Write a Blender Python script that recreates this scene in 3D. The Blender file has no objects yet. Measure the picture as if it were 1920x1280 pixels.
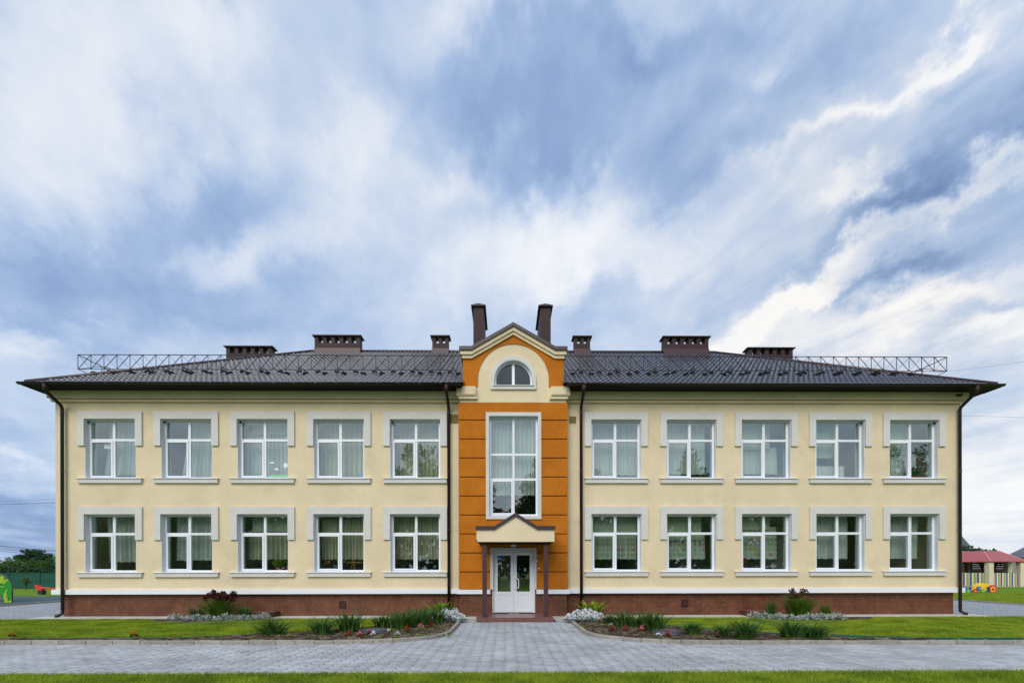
import bpy, math, random
import numpy as np
from mathutils import Vector, Matrix
R = math.radians
S = bpy.context.scene
rng = np.random.default_rng(7)
random.seed(7)

# ------------------------------------------------------------------ camera
cam_d = bpy.data.cameras.new("camera")
cam = bpy.data.objects.new("camera", cam_d)
S.collection.objects.link(cam)
cam_d.sensor_width = 36.0
cam_d.lens = 17.006
cam_d.shift_y = 0.2214
cam_d.clip_end = 3000
PSI = R(0.6)
CAM = (-0.2, -16.8, 1.65)
cam.matrix_world = Matrix.Translation(CAM) @ Matrix.Rotation(-PSI, 4, 'Z') @ Matrix.Rotation(R(90), 4, 'X') @ Matrix.Rotation(-0.00175, 4, 'Z')
S.camera = cam
S.render.engine = 'CYCLES'
S.cycles.max_bounces = 8
S.cycles.transparent_max_bounces = 12
S.cycles.caustics_reflective = False
S.cycles.caustics_refractive = False
S.view_settings.view_transform = 'Standard'
S.view_settings.look = 'None'
S.view_settings.exposure = 0.07
S.view_settings.gamma = 1.0
S.view_settings.use_curve_mapping = False

# ------------------------------------------------------------------ node helper
class NT:
    def __init__(s, tree):
        s.t = tree; s.n = tree.nodes; s.l = tree.links
    def add(s, kind, **kw):
        ins = kw.pop('ins', {})
        nd = s.n.new(kind)
        for k, v in kw.items(): setattr(nd, k, v)
        for k, v in ins.items(): s.put(nd.inputs[k], v)
        return nd
    def put(s, sock, v):
        if isinstance(v, bpy.types.NodeSocket): s.l.new(v, sock)
        else: sock.default_value = v
    def m(s, op, a, b=None, c=None, clamp=False):
        nd = s.n.new('ShaderNodeMath'); nd.operation = op; nd.use_clamp = clamp
        s.put(nd.inputs[0], a)
        if b is not None: s.put(nd.inputs[1], b)
        if c is not None: s.put(nd.inputs[2], c)
        return nd.outputs[0]
    def vm(s, op, a, b=None, scale=None):
        nd = s.n.new('ShaderNodeVectorMath'); nd.operation = op
        s.put(nd.inputs[0], a)
        if b is not None: s.put(nd.inputs[1], b)
        if scale is not None: s.put(nd.inputs[3], scale)
        return nd.outputs[1] if op in ('LENGTH', 'DOT_PRODUCT') else nd.outputs[0]
    def noise(s, vec, scale, detail=4, rough=0.5, dist=0.0, out=0):
        nd = s.n.new('ShaderNodeTexNoise')
        if vec is not None: s.put(nd.inputs['Vector'], vec)
        nd.inputs['Scale'].default_value = scale; nd.inputs['Detail'].default_value = detail
        nd.inputs['Roughness'].default_value = rough; nd.inputs['Distortion'].default_value = dist
        return nd.outputs[out]
    def mix(s, fac, a, b, blend='MIX'):
        nd = s.n.new('ShaderNodeMix'); nd.data_type = 'RGBA'; nd.blend_type = blend
        s.put(nd.inputs[0], fac)
        for i, v in ((6, a), (7, b)):
            if isinstance(v, (tuple, list)): v = (*v[:3], 1.0)
            s.put(nd.inputs[i], v)
        return nd.outputs[2]
    def ramp(s, fac, stops, interp='LINEAR'):
        nd = s.n.new('ShaderNodeValToRGB'); s.put(nd.inputs[0], fac)
        cr = nd.color_ramp; cr.interpolation = interp
        while len(cr.elements) < len(stops): cr.elements.new(0.5)
        for e, (p, c) in zip(cr.elements, stops):
            e.position = p; e.color = (*c[:3], 1.0) if len(c) < 4 else c
        return nd.outputs[0]
    def smooth(s, v, a, b, lo=0.0, hi=1.0):
        nd = s.n.new('ShaderNodeMapRange'); nd.interpolation_type = 'SMOOTHSTEP'
        s.put(nd.inputs[0], v)
        for i, x in zip((1, 2, 3, 4), (a, b, lo, hi)): s.put(nd.inputs[i], x)
        return nd.outputs[0]

def lin(r, g, b):
    f = lambda c: (c / 255 / 12.92) if c / 255 <= 0.04045 else ((c / 255 + 0.055) / 1.055) ** 2.4
    return (f(r), f(g), f(b))

# ------------------------------------------------------------------ sky (clouded evening sky, defined by direction)
SUN_EL, SUN_AZ = R(38), R(200)     # soft light from over the photographer's shoulder
SKY_GAIN = 1.0
W = bpy.data.worlds.new("World"); S.world = W; W.use_nodes = True
w = NT(W.node_tree); w.n.clear()
geo = w.add('ShaderNodeTexCoord')
D = w.vm('NORMALIZE', geo.outputs['Generated'])
sep = w.add('ShaderNodeSeparateXYZ', ins={0: D})
dx, dy, dz = sep.outputs
az = w.m('ARCTAN2', dx, dy)
el = w.m('ARCSINE', dz)
pos = w.add('ShaderNodeCombineXYZ', ins={0: az, 1: el, 2: 0.0}).outputs[0]
# cloud-deck coordinates: streets run away towards azimuth -22 deg
zz = w.m('ADD', w.m('MAXIMUM', dz, 0.0), 0.10)
qx = w.m('DIVIDE', dx, zz); qy = w.m('DIVIDE', dy, zz)
ca, sa = math.cos(R(24)), math.sin(R(24))
along = w.m('ADD', w.m('MULTIPLY', qy, ca), w.m('MULTIPLY', qx, -sa))
across = w.m('ADD', w.m('MULTIPLY', qx, ca), w.m('MULTIPLY', qy, sa))
deck = w.add('ShaderNodeCombineXYZ', ins={0: across, 1: w.m('MULTIPLY', along, 0.72), 2: 0.0}).outputs[0]
n_big = w.noise(deck, 1.7, 5, 0.55, 0.3)
n_big_c = w.noise(deck, 1.5, 6, 0.6, 0.2, out=1)
n_fine = w.noise(deck, 6.0, 6, 0.6, 0.4)
n_mid = w.noise(pos, 6.0, 8, 0.58, 0.4)
n_small = w.noise(pos, 17.0, 6, 0.6, 0.3)
hz = w.smooth(dz, 0.04, 0.42)
n_soft_c = w.noise(pos, 4.5, 8, 0.62, 0.0, out=1)
street = w.add('ShaderNodeCombineXYZ', ins={0: across, 1: w.m('MULTIPLY', along, 0.22), 2: 4.0}).outputs[0]
n_street = w.noise(street, 3.4, 7, 0.62, 0.5)
warp = w.vm('ADD', w.vm('SCALE', w.vm('SUBTRACT', n_big_c, (0.5, 0.5, 0.5)), scale=0.22),
            w.vm('SCALE', w.vm('SUBTRACT', n_soft_c, (0.5, 0.5, 0.5)), scale=0.27))
P = w.vm('MULTIPLY', w.vm('ADD', pos, warp), (1, 1, 0))

def azel(px, py):      # direction of a point in the photograph (design-time conversion only)
    a, b = (px - 960) / 907.0, (1065 - py) / 907.0
    A = math.atan(a) + PSI
    return A, math.atan2(b, math.hypot(1, a))
def cloud(px, py, la, lb, deg, wgt, soft=1.0):
    """one cloud mass: centre, half-length, half-width (as seen), tilt (deg, up to the right), weight"""
    c = azel(px, py); th = R(deg)
    e1 = azel(px + la * math.cos(th), py - la * math.sin(th)); e2 = azel(px - lb * math.sin(th), py - lb * math.cos(th))
    v1 = (e1[0] - c[0], e1[1] - c[1]); v2 = (e2[0] - c[0], e2[1] - c[1])
    det = v1[0] * v2[1] - v1[1] * v2[0]
    r0 = (v2[1] / det, -v2[0] / det, 0); r1 = (-v1[1] / det, v1[0] / det, 0)
    q = w.vm('SUBTRACT', P, (c[0], c[1], 0))
    u = w.vm('DOT_PRODUCT', q, r0); v = w.vm('DOT_PRODUCT', q, r1)
    d2 = w.m('ADD', w.m('MULTIPLY', u, u), w.m('MULTIPLY', v, v))
    g = w.m('EXPONENT', w.m('MULTIPLY', d2, -0.9 * soft))
    return w.m('MULTIPLY', g, wgt)
CL = [  # bright
    (150, 190, 260, 150, 20, .28), (340, 60, 150, 60, 0, .16), (480, 190, 60, 110, 20, .10), (1090, 420, 150, 80, 35, .30), (960, 500, 190, 90, 15, .26),
    (860, 320, 110, 40, 20, .20), (690, 270, 60, 90, 60, .22), (900, 30, 120, 50, 30, .18), (1840, 40, 120, 24, 42, .42),
    (1640, 190, 190, 26, 36, .34), (1480, 300, 150, 22, 30, .20), (1600, 380, 110, 26, 25, .34), (1800, 395, 190, 22, 28, .42), (1570, 500, 170, 22, 24, .30),
    (1440, 592, 120, 42, 25, .80), (1640, 615, 280, 60, 12, .42), (1900, 640, 110, 60, 10, .3), (1870, 900, 130, 110, 0, .20),
    (1200, 490, 120, 50, 30, .12), (80, 600, 130, 40, 0, .26), (560, 560, 130, 30, 10, .12), (550, 420, 180, 50, 15, .12), (380, 450, 120, 40, 10, .08),
    (1420, 130, 50, 22, 50, .20), (1860, 480, 120, 30, 20, .2), (60, 860, 80, 20, 0, .18),
    (930, 480, 380, 150, 10, .08),  (1900, 900, 200, 160, 0, .2), (1500, 380, 90, 40, 20, .14), (1280, 480, 160, 50, 20, .1),
    # dark
    (1080, 230, 230, 120, 22, -.28), (1000, 320, 130, 45, 20, -.18), (1260, 60, 160, 60, 20, -.26), (1540, 80, 150, 70, 45, -.22), (1280, 330, 130, 70, 35, -.30), (1790, 330, 230, 75, 30, -.36),
    (1640, 440, 150, 36, 28, -.40), (1700, 545, 230, 30, 25, -.56), (1850, 600, 140, 26, 20, -.44), (1560, 585, 90, 14, 20, -.28), (1480, 520, 160, 26, 28, -.2), (130, 490, 210, 80, -5, -.36), (420, 340, 110, 70, 20, -.28),
    (500, 560, 170, 70, 5, -.26), (320, 400, 110, 45, 15, -.12), (900, 190, 80, 110, 60, -.22), (1130, 560, 160, 50, 20, -.22), (700, 490, 130, 50, 10, -.10),
    (50, 780, 110, 50, 0, -.18), (50, 1000, 200, 60, 0, -.48), (330, 620, 170, 50, 0, -.2), (1860, 790, 110, 60, 0, -.10), (1350, 200, 110, 40, 40, -.1), (1800, 190, 90, 30, 35, -.2),
    (1060, 90, 130, 40, 25, -.14),
]
acc = w.m('ADD', 0.57, 0.0)
for c in CL: acc = w.m('ADD', acc, cloud(*c[:5], c[5] * (.88 if c[5] < 0 else .92)))
acc = w.m('ADD', acc, w.m('MULTIPLY', hz, w.m('MULTIPLY', w.m('SUBTRACT', n_big, 0.5), 0.34)))
acc = w.m('ADD', acc, w.m('MULTIPLY', hz, w.m('MULTIPLY', w.m('SUBTRACT', n_fine, 0.5), 0.22)))
acc = w.m('ADD', acc, w.m('MULTIPLY', w.m('SUBTRACT', n_small, 0.5), 0.17))
acc = w.m('ADD', acc, w.m('MULTIPLY', w.m('SUBTRACT', n_mid, 0.5), 0.30))
acc = w.m('ADD', acc, .02)
acc = w.m('ADD', acc, w.m('MULTIPLY', w.m('MULTIPLY', w.smooth(az, -.05, .5), w.smooth(dz, .02, .25)), w.m('MULTIPLY', w.m('SUBTRACT', n_street, 0.5), 0.75)))
sky_col = w.ramp(acc, [(0.0, lin(96, 130, 182)), (0.25, lin(142, 169, 212)), (0.45, lin(168, 192, 227)), (0.62, lin(198, 214, 238)), (0.80, lin(225, 233, 246)), (1.0, lin(246, 249, 253))])
warm_col = w.ramp(acc, [(0.0, lin(112, 138, 178)), (0.25, lin(150, 172, 206)), (0.45, lin(176, 195, 222)), (0.62, lin(203, 213, 229)), (0.80, lin(232, 234, 238)), (1.0, lin(255, 252, 246))])
wm = w.m('ADD', cloud(1650, 620, 480, 420, 0, 1.0), 0.12, clamp=True)
cloud_col = w.mix(wm, sky_col, warm_col)
# evening side of the sky (behind the photographer) is a little warmer, as the panes show
back = w.m('MULTIPLY', w.smooth(dy, -.1, -.8), 0.42)
cloud_col = w.mix(back, cloud_col, w.mix(1.0, cloud_col, (1.12, 1.0, .90), 'MULTIPLY'))
nish = w.add('ShaderNodeTexSky', sky_type='NISHITA', sun_disc=False, sun_elevation=SUN_EL, sun_rotation=SUN_AZ)
blue = w.mix(1.0, nish.outputs[0], (0.12, 0.12, 0.12), 'MULTIPLY')
mixed = w.mix(0.90, blue, cloud_col)
bg = w.add('ShaderNodeBackground', ins={0: mixed, 1: SKY_GAIN})
wo = w.add('ShaderNodeOutputWorld'); w.l.new(bg.outputs[0], wo.inputs[0])
W.cycles.sampling_method = 'MANUAL'; W.cycles.sample_map_resolution = 512

sun_d = bpy.data.lights.new("sun", 'SUN'); sun = bpy.data.objects.new("sun", sun_d); S.collection.objects.link(sun)
sun_d.energy = 2.2; sun_d.angle = R(40); sun_d.color = (1.0, 0.945, 0.87)
sv = Vector((math.sin(SUN_AZ) * math.cos(SUN_EL), math.cos(SUN_AZ) * math.cos(SUN_EL), math.sin(SUN_EL)))
sun.rotation_euler = sv.to_track_quat('Z', 'Y').to_euler()

# ------------------------------------------------------------------ materials
def mat(name, col, rough=0.7, var=0.0, vscale=3.0, bump=0.0, bscale=60.0, metal=0.0, spec=0.5, obj_rand=0.0, island=0.0, dirt=None, coat=0.0):
    m = bpy.data.materials.new(name); m.use_nodes = True
    t = NT(m.node_tree); b = t.n['Principled BSDF']
    tc = t.add('ShaderNodeTexCoord').outputs['Object']
    if obj_rand > 0: tc = t.vm('ADD', tc, t.add('ShaderNodeObjectInfo').outputs['Location'])
    c = (*col[:3], 1.0)
    cur = None
    if var > 0:
        f = t.smooth(t.noise(tc, vscale, 6, 0.6), 0.25, 0.75)
        cur = t.mix(f, tuple(x * (1 - var) for x in col[:3]), tuple(min(1, x * (1 + var)) for x in col[:3]))
        f2 = t.smooth(t.noise(tc, vscale * 9, 4, 0.6), 0.3, 0.7)
        cur = t.mix(w_val(t, f2, 0.5), cur, t.mix(1.0, cur, tuple([1 - var] * 3), 'MULTIPLY'))
    if obj_rand > 0 or island > 0:
        r = t.add('ShaderNodeObjectInfo').outputs['Random']
        if island > 0: r = t.m('FRACT', t.m('ADD', r, t.add('ShaderNodeNewGeometry').outputs['Random Per Island']))
        k = max(obj_rand, island)
        cur = t.mix(r, t.mix(1.0, cur or c, tuple([1 - k] * 3), 'MULTIPLY'), t.mix(1.0, cur or c, tuple([1 + k] * 3), 'MULTIPLY'))
    if dirt:
        f = t.smooth(t.noise(tc, dirt[0], 8, 0.7, 0.6), dirt[1], dirt[1] + 0.2)
        cur = t.mix(t.m('MULTIPLY', f, dirt[3]), cur or c, dirt[2])
    if cur is not None: t.l.new(cur, b.inputs['Base Color'])
    else: b.inputs['Base Color'].default_value = c
    b.inputs['Roughness'].default_value = rough; b.inputs['Metallic'].default_value = metal
    b.inputs['Specular IOR Level'].default_value = spec
    if coat: b.inputs['Coat Weight'].default_value = coat
    if bump > 0:
        bn = t.add('ShaderNodeBump', ins={'Strength': bump, 'Distance': 0.02, 'Height': t.noise(tc, bscale, 5, 0.6)})
        t.l.new(bn.outputs[0], b.inputs['Normal'])
    return m
def w_val(t, f, k): return t.m('MULTIPLY', f, k)

M = {}
M['cream'] = mat('cream_stucco', lin(227, 211, 177), .9, .075, .7, .55, 45, spec=.2, dirt=(.9, .52, lin(188, 174, 140), .32))
M['orange'] = mat('orange_stucco', lin(192, 114, 30), .9, .13, 1.4, .7, 45, spec=.2, dirt=(1.6, .52, lin(168, 96, 26), .4))
M['trim'] = mat('grey_white_stucco', lin(212, 211, 206), .85, .06, 2.0, .2, 100, spec=.2)
M['pvc'] = mat('white_plastic', lin(232, 236, 242), .35, .0)
M['reveal'] = mat('painted_reveal', lin(216, 221, 225), .7, .03, 2.0)
M['metal_brown'] = mat('dark_brown_metal', lin(60, 44, 44), .35, .10, 4, spec=.6)
M['gutter'] = mat('dark_gutter_metal', lin(27, 17, 19), .4, .08, 3, spec=.4)
M['soffit'] = mat('dark_soffit', lin(14, 9, 10), .7, .08, 5, spec=.2)
M['roof'] = mat('roof_metal_tile', lin(33, 27, 38), .24, .14, 1.5, .05, 300, spec=1.0, coat=.5)
M['cap'] = mat('pediment_cap_metal', lin(58, 48, 54), .4, .06, 3)
M['chimney'] = mat('chimney_brown', lin(54, 29, 30), .7, .16, 3, .1, 30)
M['chimney_cap'] = mat('chimney_cap_metal', lin(34, 26, 30), .5, .1, 4)
M['rail'] = mat('railing_paint', lin(44, 40, 46), .5, .05, 5)
M['plinth'] = mat('plinth_stone_tile', lin(102, 61, 41), .45, .30, 2.4, .06, 60, obj_rand=.06, dirt=(7, .50, lin(150, 98, 66), .55))
M['grout'] = mat('grout', lin(136, 94, 70), .9)
M['step'] = mat('step_tile', lin(122, 84, 78), .35, .15, 8, obj_rand=.08)
M['column'] = mat('column_paint', lin(74, 48, 52), .4, .08, 5)
M['interior'] = mat('interior_plaster', lin(214, 222, 208), .9, .04, 1)
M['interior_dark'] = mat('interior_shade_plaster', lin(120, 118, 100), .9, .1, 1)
M['wood'] = mat('light_wood', lin(176, 128, 72), .6, .2, 10)
M['olive'] = mat('olive_vent', lin(126, 108, 44), .6, .1, 10)
M['black'] = mat('black_rubber', (0.02, 0.02, 0.02), .7)
M['soil'] = mat('dark_soil', lin(72, 60, 52), .98, .5, 5, .9, 40, spec=.1, dirt=(4, .46, lin(150, 134, 116), .75))
M['kerb'] = mat('kerb_concrete', lin(158, 152, 144), .9, .15, 8, .3, 60, obj_rand=.12, dirt=(5, .5, lin(112, 106, 96), .5))
M['apron'] = mat('apron_concrete', lin(202, 198, 190), .9, .10, 2, .2, 50, obj_rand=.06, dirt=(3, .5, lin(160, 156, 148), .6))
M['paver'] = mat('grey_paver', lin(174, 178, 182), .85, .15, .9, .25, 120, spec=.3, island=.13, dirt=(1.3, .50, lin(126, 128, 128), .6))
M['joint'] = mat('joint_sand', lin(42, 44, 44), .95, .2, 20)
M['rubber'] = mat('rubber_surface', lin(58, 86, 88), .9, .25, .5, .3, 80, dirt=(1.0, .55, lin(104, 104, 84), .5))
M['manhole'] = mat('manhole_plastic', lin(70, 72, 84), .5, .15, 8, .1, 60)
M['edging'] = mat('green_edging', lin(24, 96, 82), .5, .1, 4)
M['white'] = mat('white_paint', lin(235, 235, 232), .6)
M['blue'] = mat('blue_paint', lin(36, 96, 190), .5)
M['red'] = mat('red_paint', lin(214, 60, 52), .5)
M['yellow'] = mat('yellow_paint', lin(240, 196, 30), .5)
M['green_p'] = mat('green_paint', lin(84, 180, 70), .5)
M['pink_p'] = mat('pink_paint', lin(226, 150, 150), .6)
M['cream_p'] = mat('cream_paint', lin(232, 222, 170), .6)
M['lawn_base'] = mat('lawn_soil_grass', lin(104, 134, 34), .95, .3, 1.6, .6, 120, spec=.1)
M['far_ground'] = mat('far_ground_grass', lin(104, 124, 44), .95, .3, .3)
M['red_roof'] = mat('gazebo_red_roof', lin(162, 86, 88), .5, .08, 2)
M['post'] = mat('pale_post', lin(214, 204, 176), .7, .05, 3)
M['dark_wood'] = mat('dark_wood_wall', lin(70, 44, 32), .8, .25, 3)
M['house_roof'] = mat('grey_house_roof', lin(92, 98, 108), .6, .1, 1)
M['house_wall'] = mat('house_wall', lin(190, 186, 178), .8, .05, 1)
M['wire'] = mat('cable', (0.03, 0.035, 0.05), .6)
M['bark'] = mat('bark', lin(86, 70, 56), .9, .3, 12, .5, 20)
M['fence'] = mat('green_fence', lin(16, 92, 74), .6, .15, 3)

def leafmat(name, c1, c2, trans=0.3, scale=2.5, rough=.55):
    m = bpy.data.materials.new(name); m.use_nodes = True
    t = NT(m.node_tree); b = t.n['Principled BSDF']
    tc = t.add('ShaderNodeTexCoord').outputs['Object']
    g = t.add('ShaderNodeNewGeometry').outputs['Random Per Island']
    f = t.smooth(t.noise(tc, scale, 4, 0.6), 0.3, 0.7)
    f = t.m('ADD', t.m('MULTIPLY', f, 0.5), t.m('MULTIPLY', g, 0.5))
    col = t.mix(f, c1, c2)
    t.l.new(col, b.inputs['Base Color']); b.inputs['Roughness'].default_value = rough
    b.inputs['Specular IOR Level'].default_value = .3
    tr = t.add('ShaderNodeBsdfTranslucent', ins={0: col})
    mx = t.add('ShaderNodeMixShader', ins={0: trans})
    t.l.new(b.outputs[0], mx.inputs[1]); t.l.new(tr.outputs[0], mx.inputs[2])
    t.l.new(mx.outputs[0], t.n['Material Output'].inputs[0])
    return m
M['grass'] = leafmat('lawn_grass', lin(74, 108, 16), lin(184, 202, 60), .4, 1.4)
M['iris'] = leafmat('iris_leaf', lin(26, 60, 20), lin(98, 140, 62), .25, 3)
M['iris_y'] = leafmat('lily_leaf', lin(52, 86, 20), lin(108, 138, 44), .3, 3)
M['hosta'] = leafmat('hosta_leaf', lin(78, 116, 20), lin(150, 176, 50), .3, 5)
M['silver'] = leafmat('silver_leaf', lin(112, 134, 122), lin(214, 222, 218), .2, 8)
M['silver_dark'] = leafmat('grey_green_leaf', lin(74, 100, 82), lin(160, 178, 166), .2, 9)
M['petal_white'] = leafmat('white_petal', lin(226, 230, 238), lin(250, 250, 252), .3, 8)
M['petal_red'] = leafmat('red_petal', lin(150, 14, 26), lin(214, 34, 50), .3, 8)
M['petal_pink'] = leafmat('pink_petal', lin(226, 96, 124), lin(244, 176, 186), .3, 8)
M['petal_orange'] = leafmat('orange_petal', lin(220, 76, 14), lin(246, 130, 40), .3, 8)
M['petal_dark'] = leafmat('maroon_petal', lin(50, 18, 20), lin(104, 42, 38), .2, 8)
M['petal_yellow'] = leafmat('yellow_petal', lin(230, 200, 40), lin(250, 230, 110), .3, 8)
M['bronze'] = leafmat('bronze_leaf', lin(66, 60, 24), lin(124, 92, 40), .2, 8)
M['tree_a'] = leafmat('tree_leaf_dark', lin(28, 58, 36), lin(64, 96, 56), .25, .5)
M['tree_b'] = leafmat('tree_leaf_olive', lin(52, 76, 24), lin(106, 126, 56), .25, .5)
M['tree_c'] = leafmat('tree_leaf_mid', lin(38, 70, 24), lin(92, 122, 50), .25, .5)

# glass: clear with a slight green tint and an uneven, strongly reflecting face
def glass(name, tint, ior, bump=.05):
    m = bpy.data.materials.new(name); m.use_nodes = True
    t = NT(m.node_tree); t.n.remove(t.n['Principled BSDF'])
    tc = t.add('ShaderNodeTexCoord').outputs['Object']
    oi = t.add('ShaderNodeObjectInfo').outputs['Location']
    v = t.vm('ADD', tc, oi)
    bn = t.add('ShaderNodeBump', ins={'Strength': bump, 'Distance': 0.02, 'Height': t.noise(v, 1.6, 2, 0.4)})
    gm_ = t.add('ShaderNodeNewGeometry')
    cs = t.m('ABSOLUTE', t.vm('DOT_PRODUCT', gm_.outputs['Incoming'], gm_.outputs['True Normal']))
    r0 = ((ior - 1) / (ior + 1)) ** 2
    fr_ = t.m('ADD', t.m('MULTIPLY', t.m('POWER', t.m('SUBTRACT', 1.0, cs, clamp=True), 5.0), 1 - r0), r0)
    tr = t.add('ShaderNodeBsdfTransparent', ins={0: (*tint, 1)})
    gl = t.add('ShaderNodeBsdfGlossy', ins={0: (0.96, 1, 0.98, 1), 'Roughness': 0.01})
    t.l.new(bn.outputs[0], gl.inputs['Normal'])
    mx = t.add('ShaderNodeMixShader', ins={0: fr_})
    t.l.new(tr.outputs[0], mx.inputs[1]); t.l.new(gl.outputs[0], mx.inputs[2])
    t.l.new(mx.outputs[0], t.n['Material Output'].inputs[0])
    return m
M['glass'] = glass('window_glass', (.93, .985, .96), 2.3)
M['glass_dark'] = glass('attic_glass', (.35, .42, .48), 1.9)

def curtain_mat(name, col, pattern=False):
    m = bpy.data.materials.new(name); m.use_nodes = True
    t = NT(m.node_tree); b = t.n['Principled BSDF']
    base = (*col, 1)
    tc = t.add('ShaderNodeTexCoord').outputs['Object']
    if pattern:
        sp = t.add('ShaderNodeSeparateXYZ', ins={0: tc})
        sx = t.m('DIVIDE', sp.outputs[0], .185); sz = t.m('DIVIDE', sp.outputs[2], .185)
        cell = t.add('ShaderNodeCombineXYZ', ins={0: t.m('FLOOR', sx), 1: t.m('FLOOR', sz), 2: 0.3}).outputs[0]
        wn = t.add('ShaderNodeTexWhiteNoise', noise_dimensions='3D', ins={'Vector': cell})
        fx = t.m('ABSOLUTE', t.m('SUBTRACT', t.m('FRACT', sx), .5)); fz = t.m('ABSOLUTE', t.m('SUBTRACT', t.m('FRACT', sz), .5))
        ins = t.m('MULTIPLY', t.m('LESS_THAN', fx, .33), t.m('LESS_THAN', fz, .33))
        pc = t.ramp(wn.outputs[0], [(0, lin(180, 205, 60)), (.32, lin(225, 90, 80)), (.5, lin(205, 214, 205)), (.68, lin(150, 190, 80)), (.85, lin(240, 200, 90))], 'CONSTANT')
        colo = t.mix(t.m('MULTIPLY', ins, .62), base, pc)
    else:
        colo = t.mix(t.noise(tc, 5, 3), tuple(c * .93 for c in col), col)
    t.l.new(colo, b.inputs['Base Color']); b.inputs['Roughness'].default_value = .9
    b.inputs['Specular IOR Level'].default_value = .1
    tr = t.add('ShaderNodeBsdfTranslucent', ins={0: colo})
    mx = t.add('ShaderNodeMixShader', ins={0: .35})
    t.l.new(b.outputs[0], mx.inputs[1]); t.l.new(tr.outputs[0], mx.inputs[2])
    t.l.new(mx.outputs[0], t.n['Material Output'].inputs[0])
    return m
M['cur_white'] = curtain_mat('sheer_white_cloth', (.88, .90, .87))
M['cur_cream'] = curtain_mat('cream_cloth', (.78, .74, .58))
M['cur_dots'] = curtain_mat('printed_cloth', (.76, .82, .80), True)
M['blind'] = curtain_mat('pale_blind_cloth', (.66, .72, .58))

# ------------------------------------------------------------------ mesh helpers
col = S.collection
OFF = {}
def tag(o, label, cat, group=None):
    o['label'] = label; o['category'] = cat
    if group: o['group'] = group
    return o
def struct(o): o['kind'] = 'structure'; return o
def stuff(o): o['kind'] = 'stuff'; return o
def empty(name, loc, label=None, cat=None, group=None):
    o = bpy.data.objects.new(name, None); o.location = loc; o.empty_display_size = .2; col.objects.link(o); OFF[o.name] = Vector(loc)
    if label: tag(o, label, cat, group)
    return o
def link(name, me, parent=None, loc=None):
    o = bpy.data.objects.new(name, me); col.objects.link(o)
    if parent is not None:
        o.parent = parent; OFF[o.name] = OFF.get(parent.name, Vector((0, 0, 0)))
    if loc is not None: o.location = loc
    return o
def mesh_np(name, V, F, m, smooth=False):
    """V (n,3) array, F (k,3) or (k,4) int array"""
    me = bpy.data.meshes.new(name); V = np.asarray(V, np.float32); F = np.asarray(F, np.int32)
    me.vertices.add(len(V)); me.vertices.foreach_set('co', V.ravel())
    k = F.shape[1]; me.loops.add(F.size); me.loops.foreach_set('vertex_index', F.ravel())
    me.polygons.add(len(F)); me.polygons.foreach_set('loop_start', np.arange(0, F.size, k, dtype=np.int32))
    if smooth: me.polygons.foreach_set('use_smooth', np.ones(len(F), bool))
    me.update(calc_edges=True); me.materials.append(m)
    return me
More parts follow.
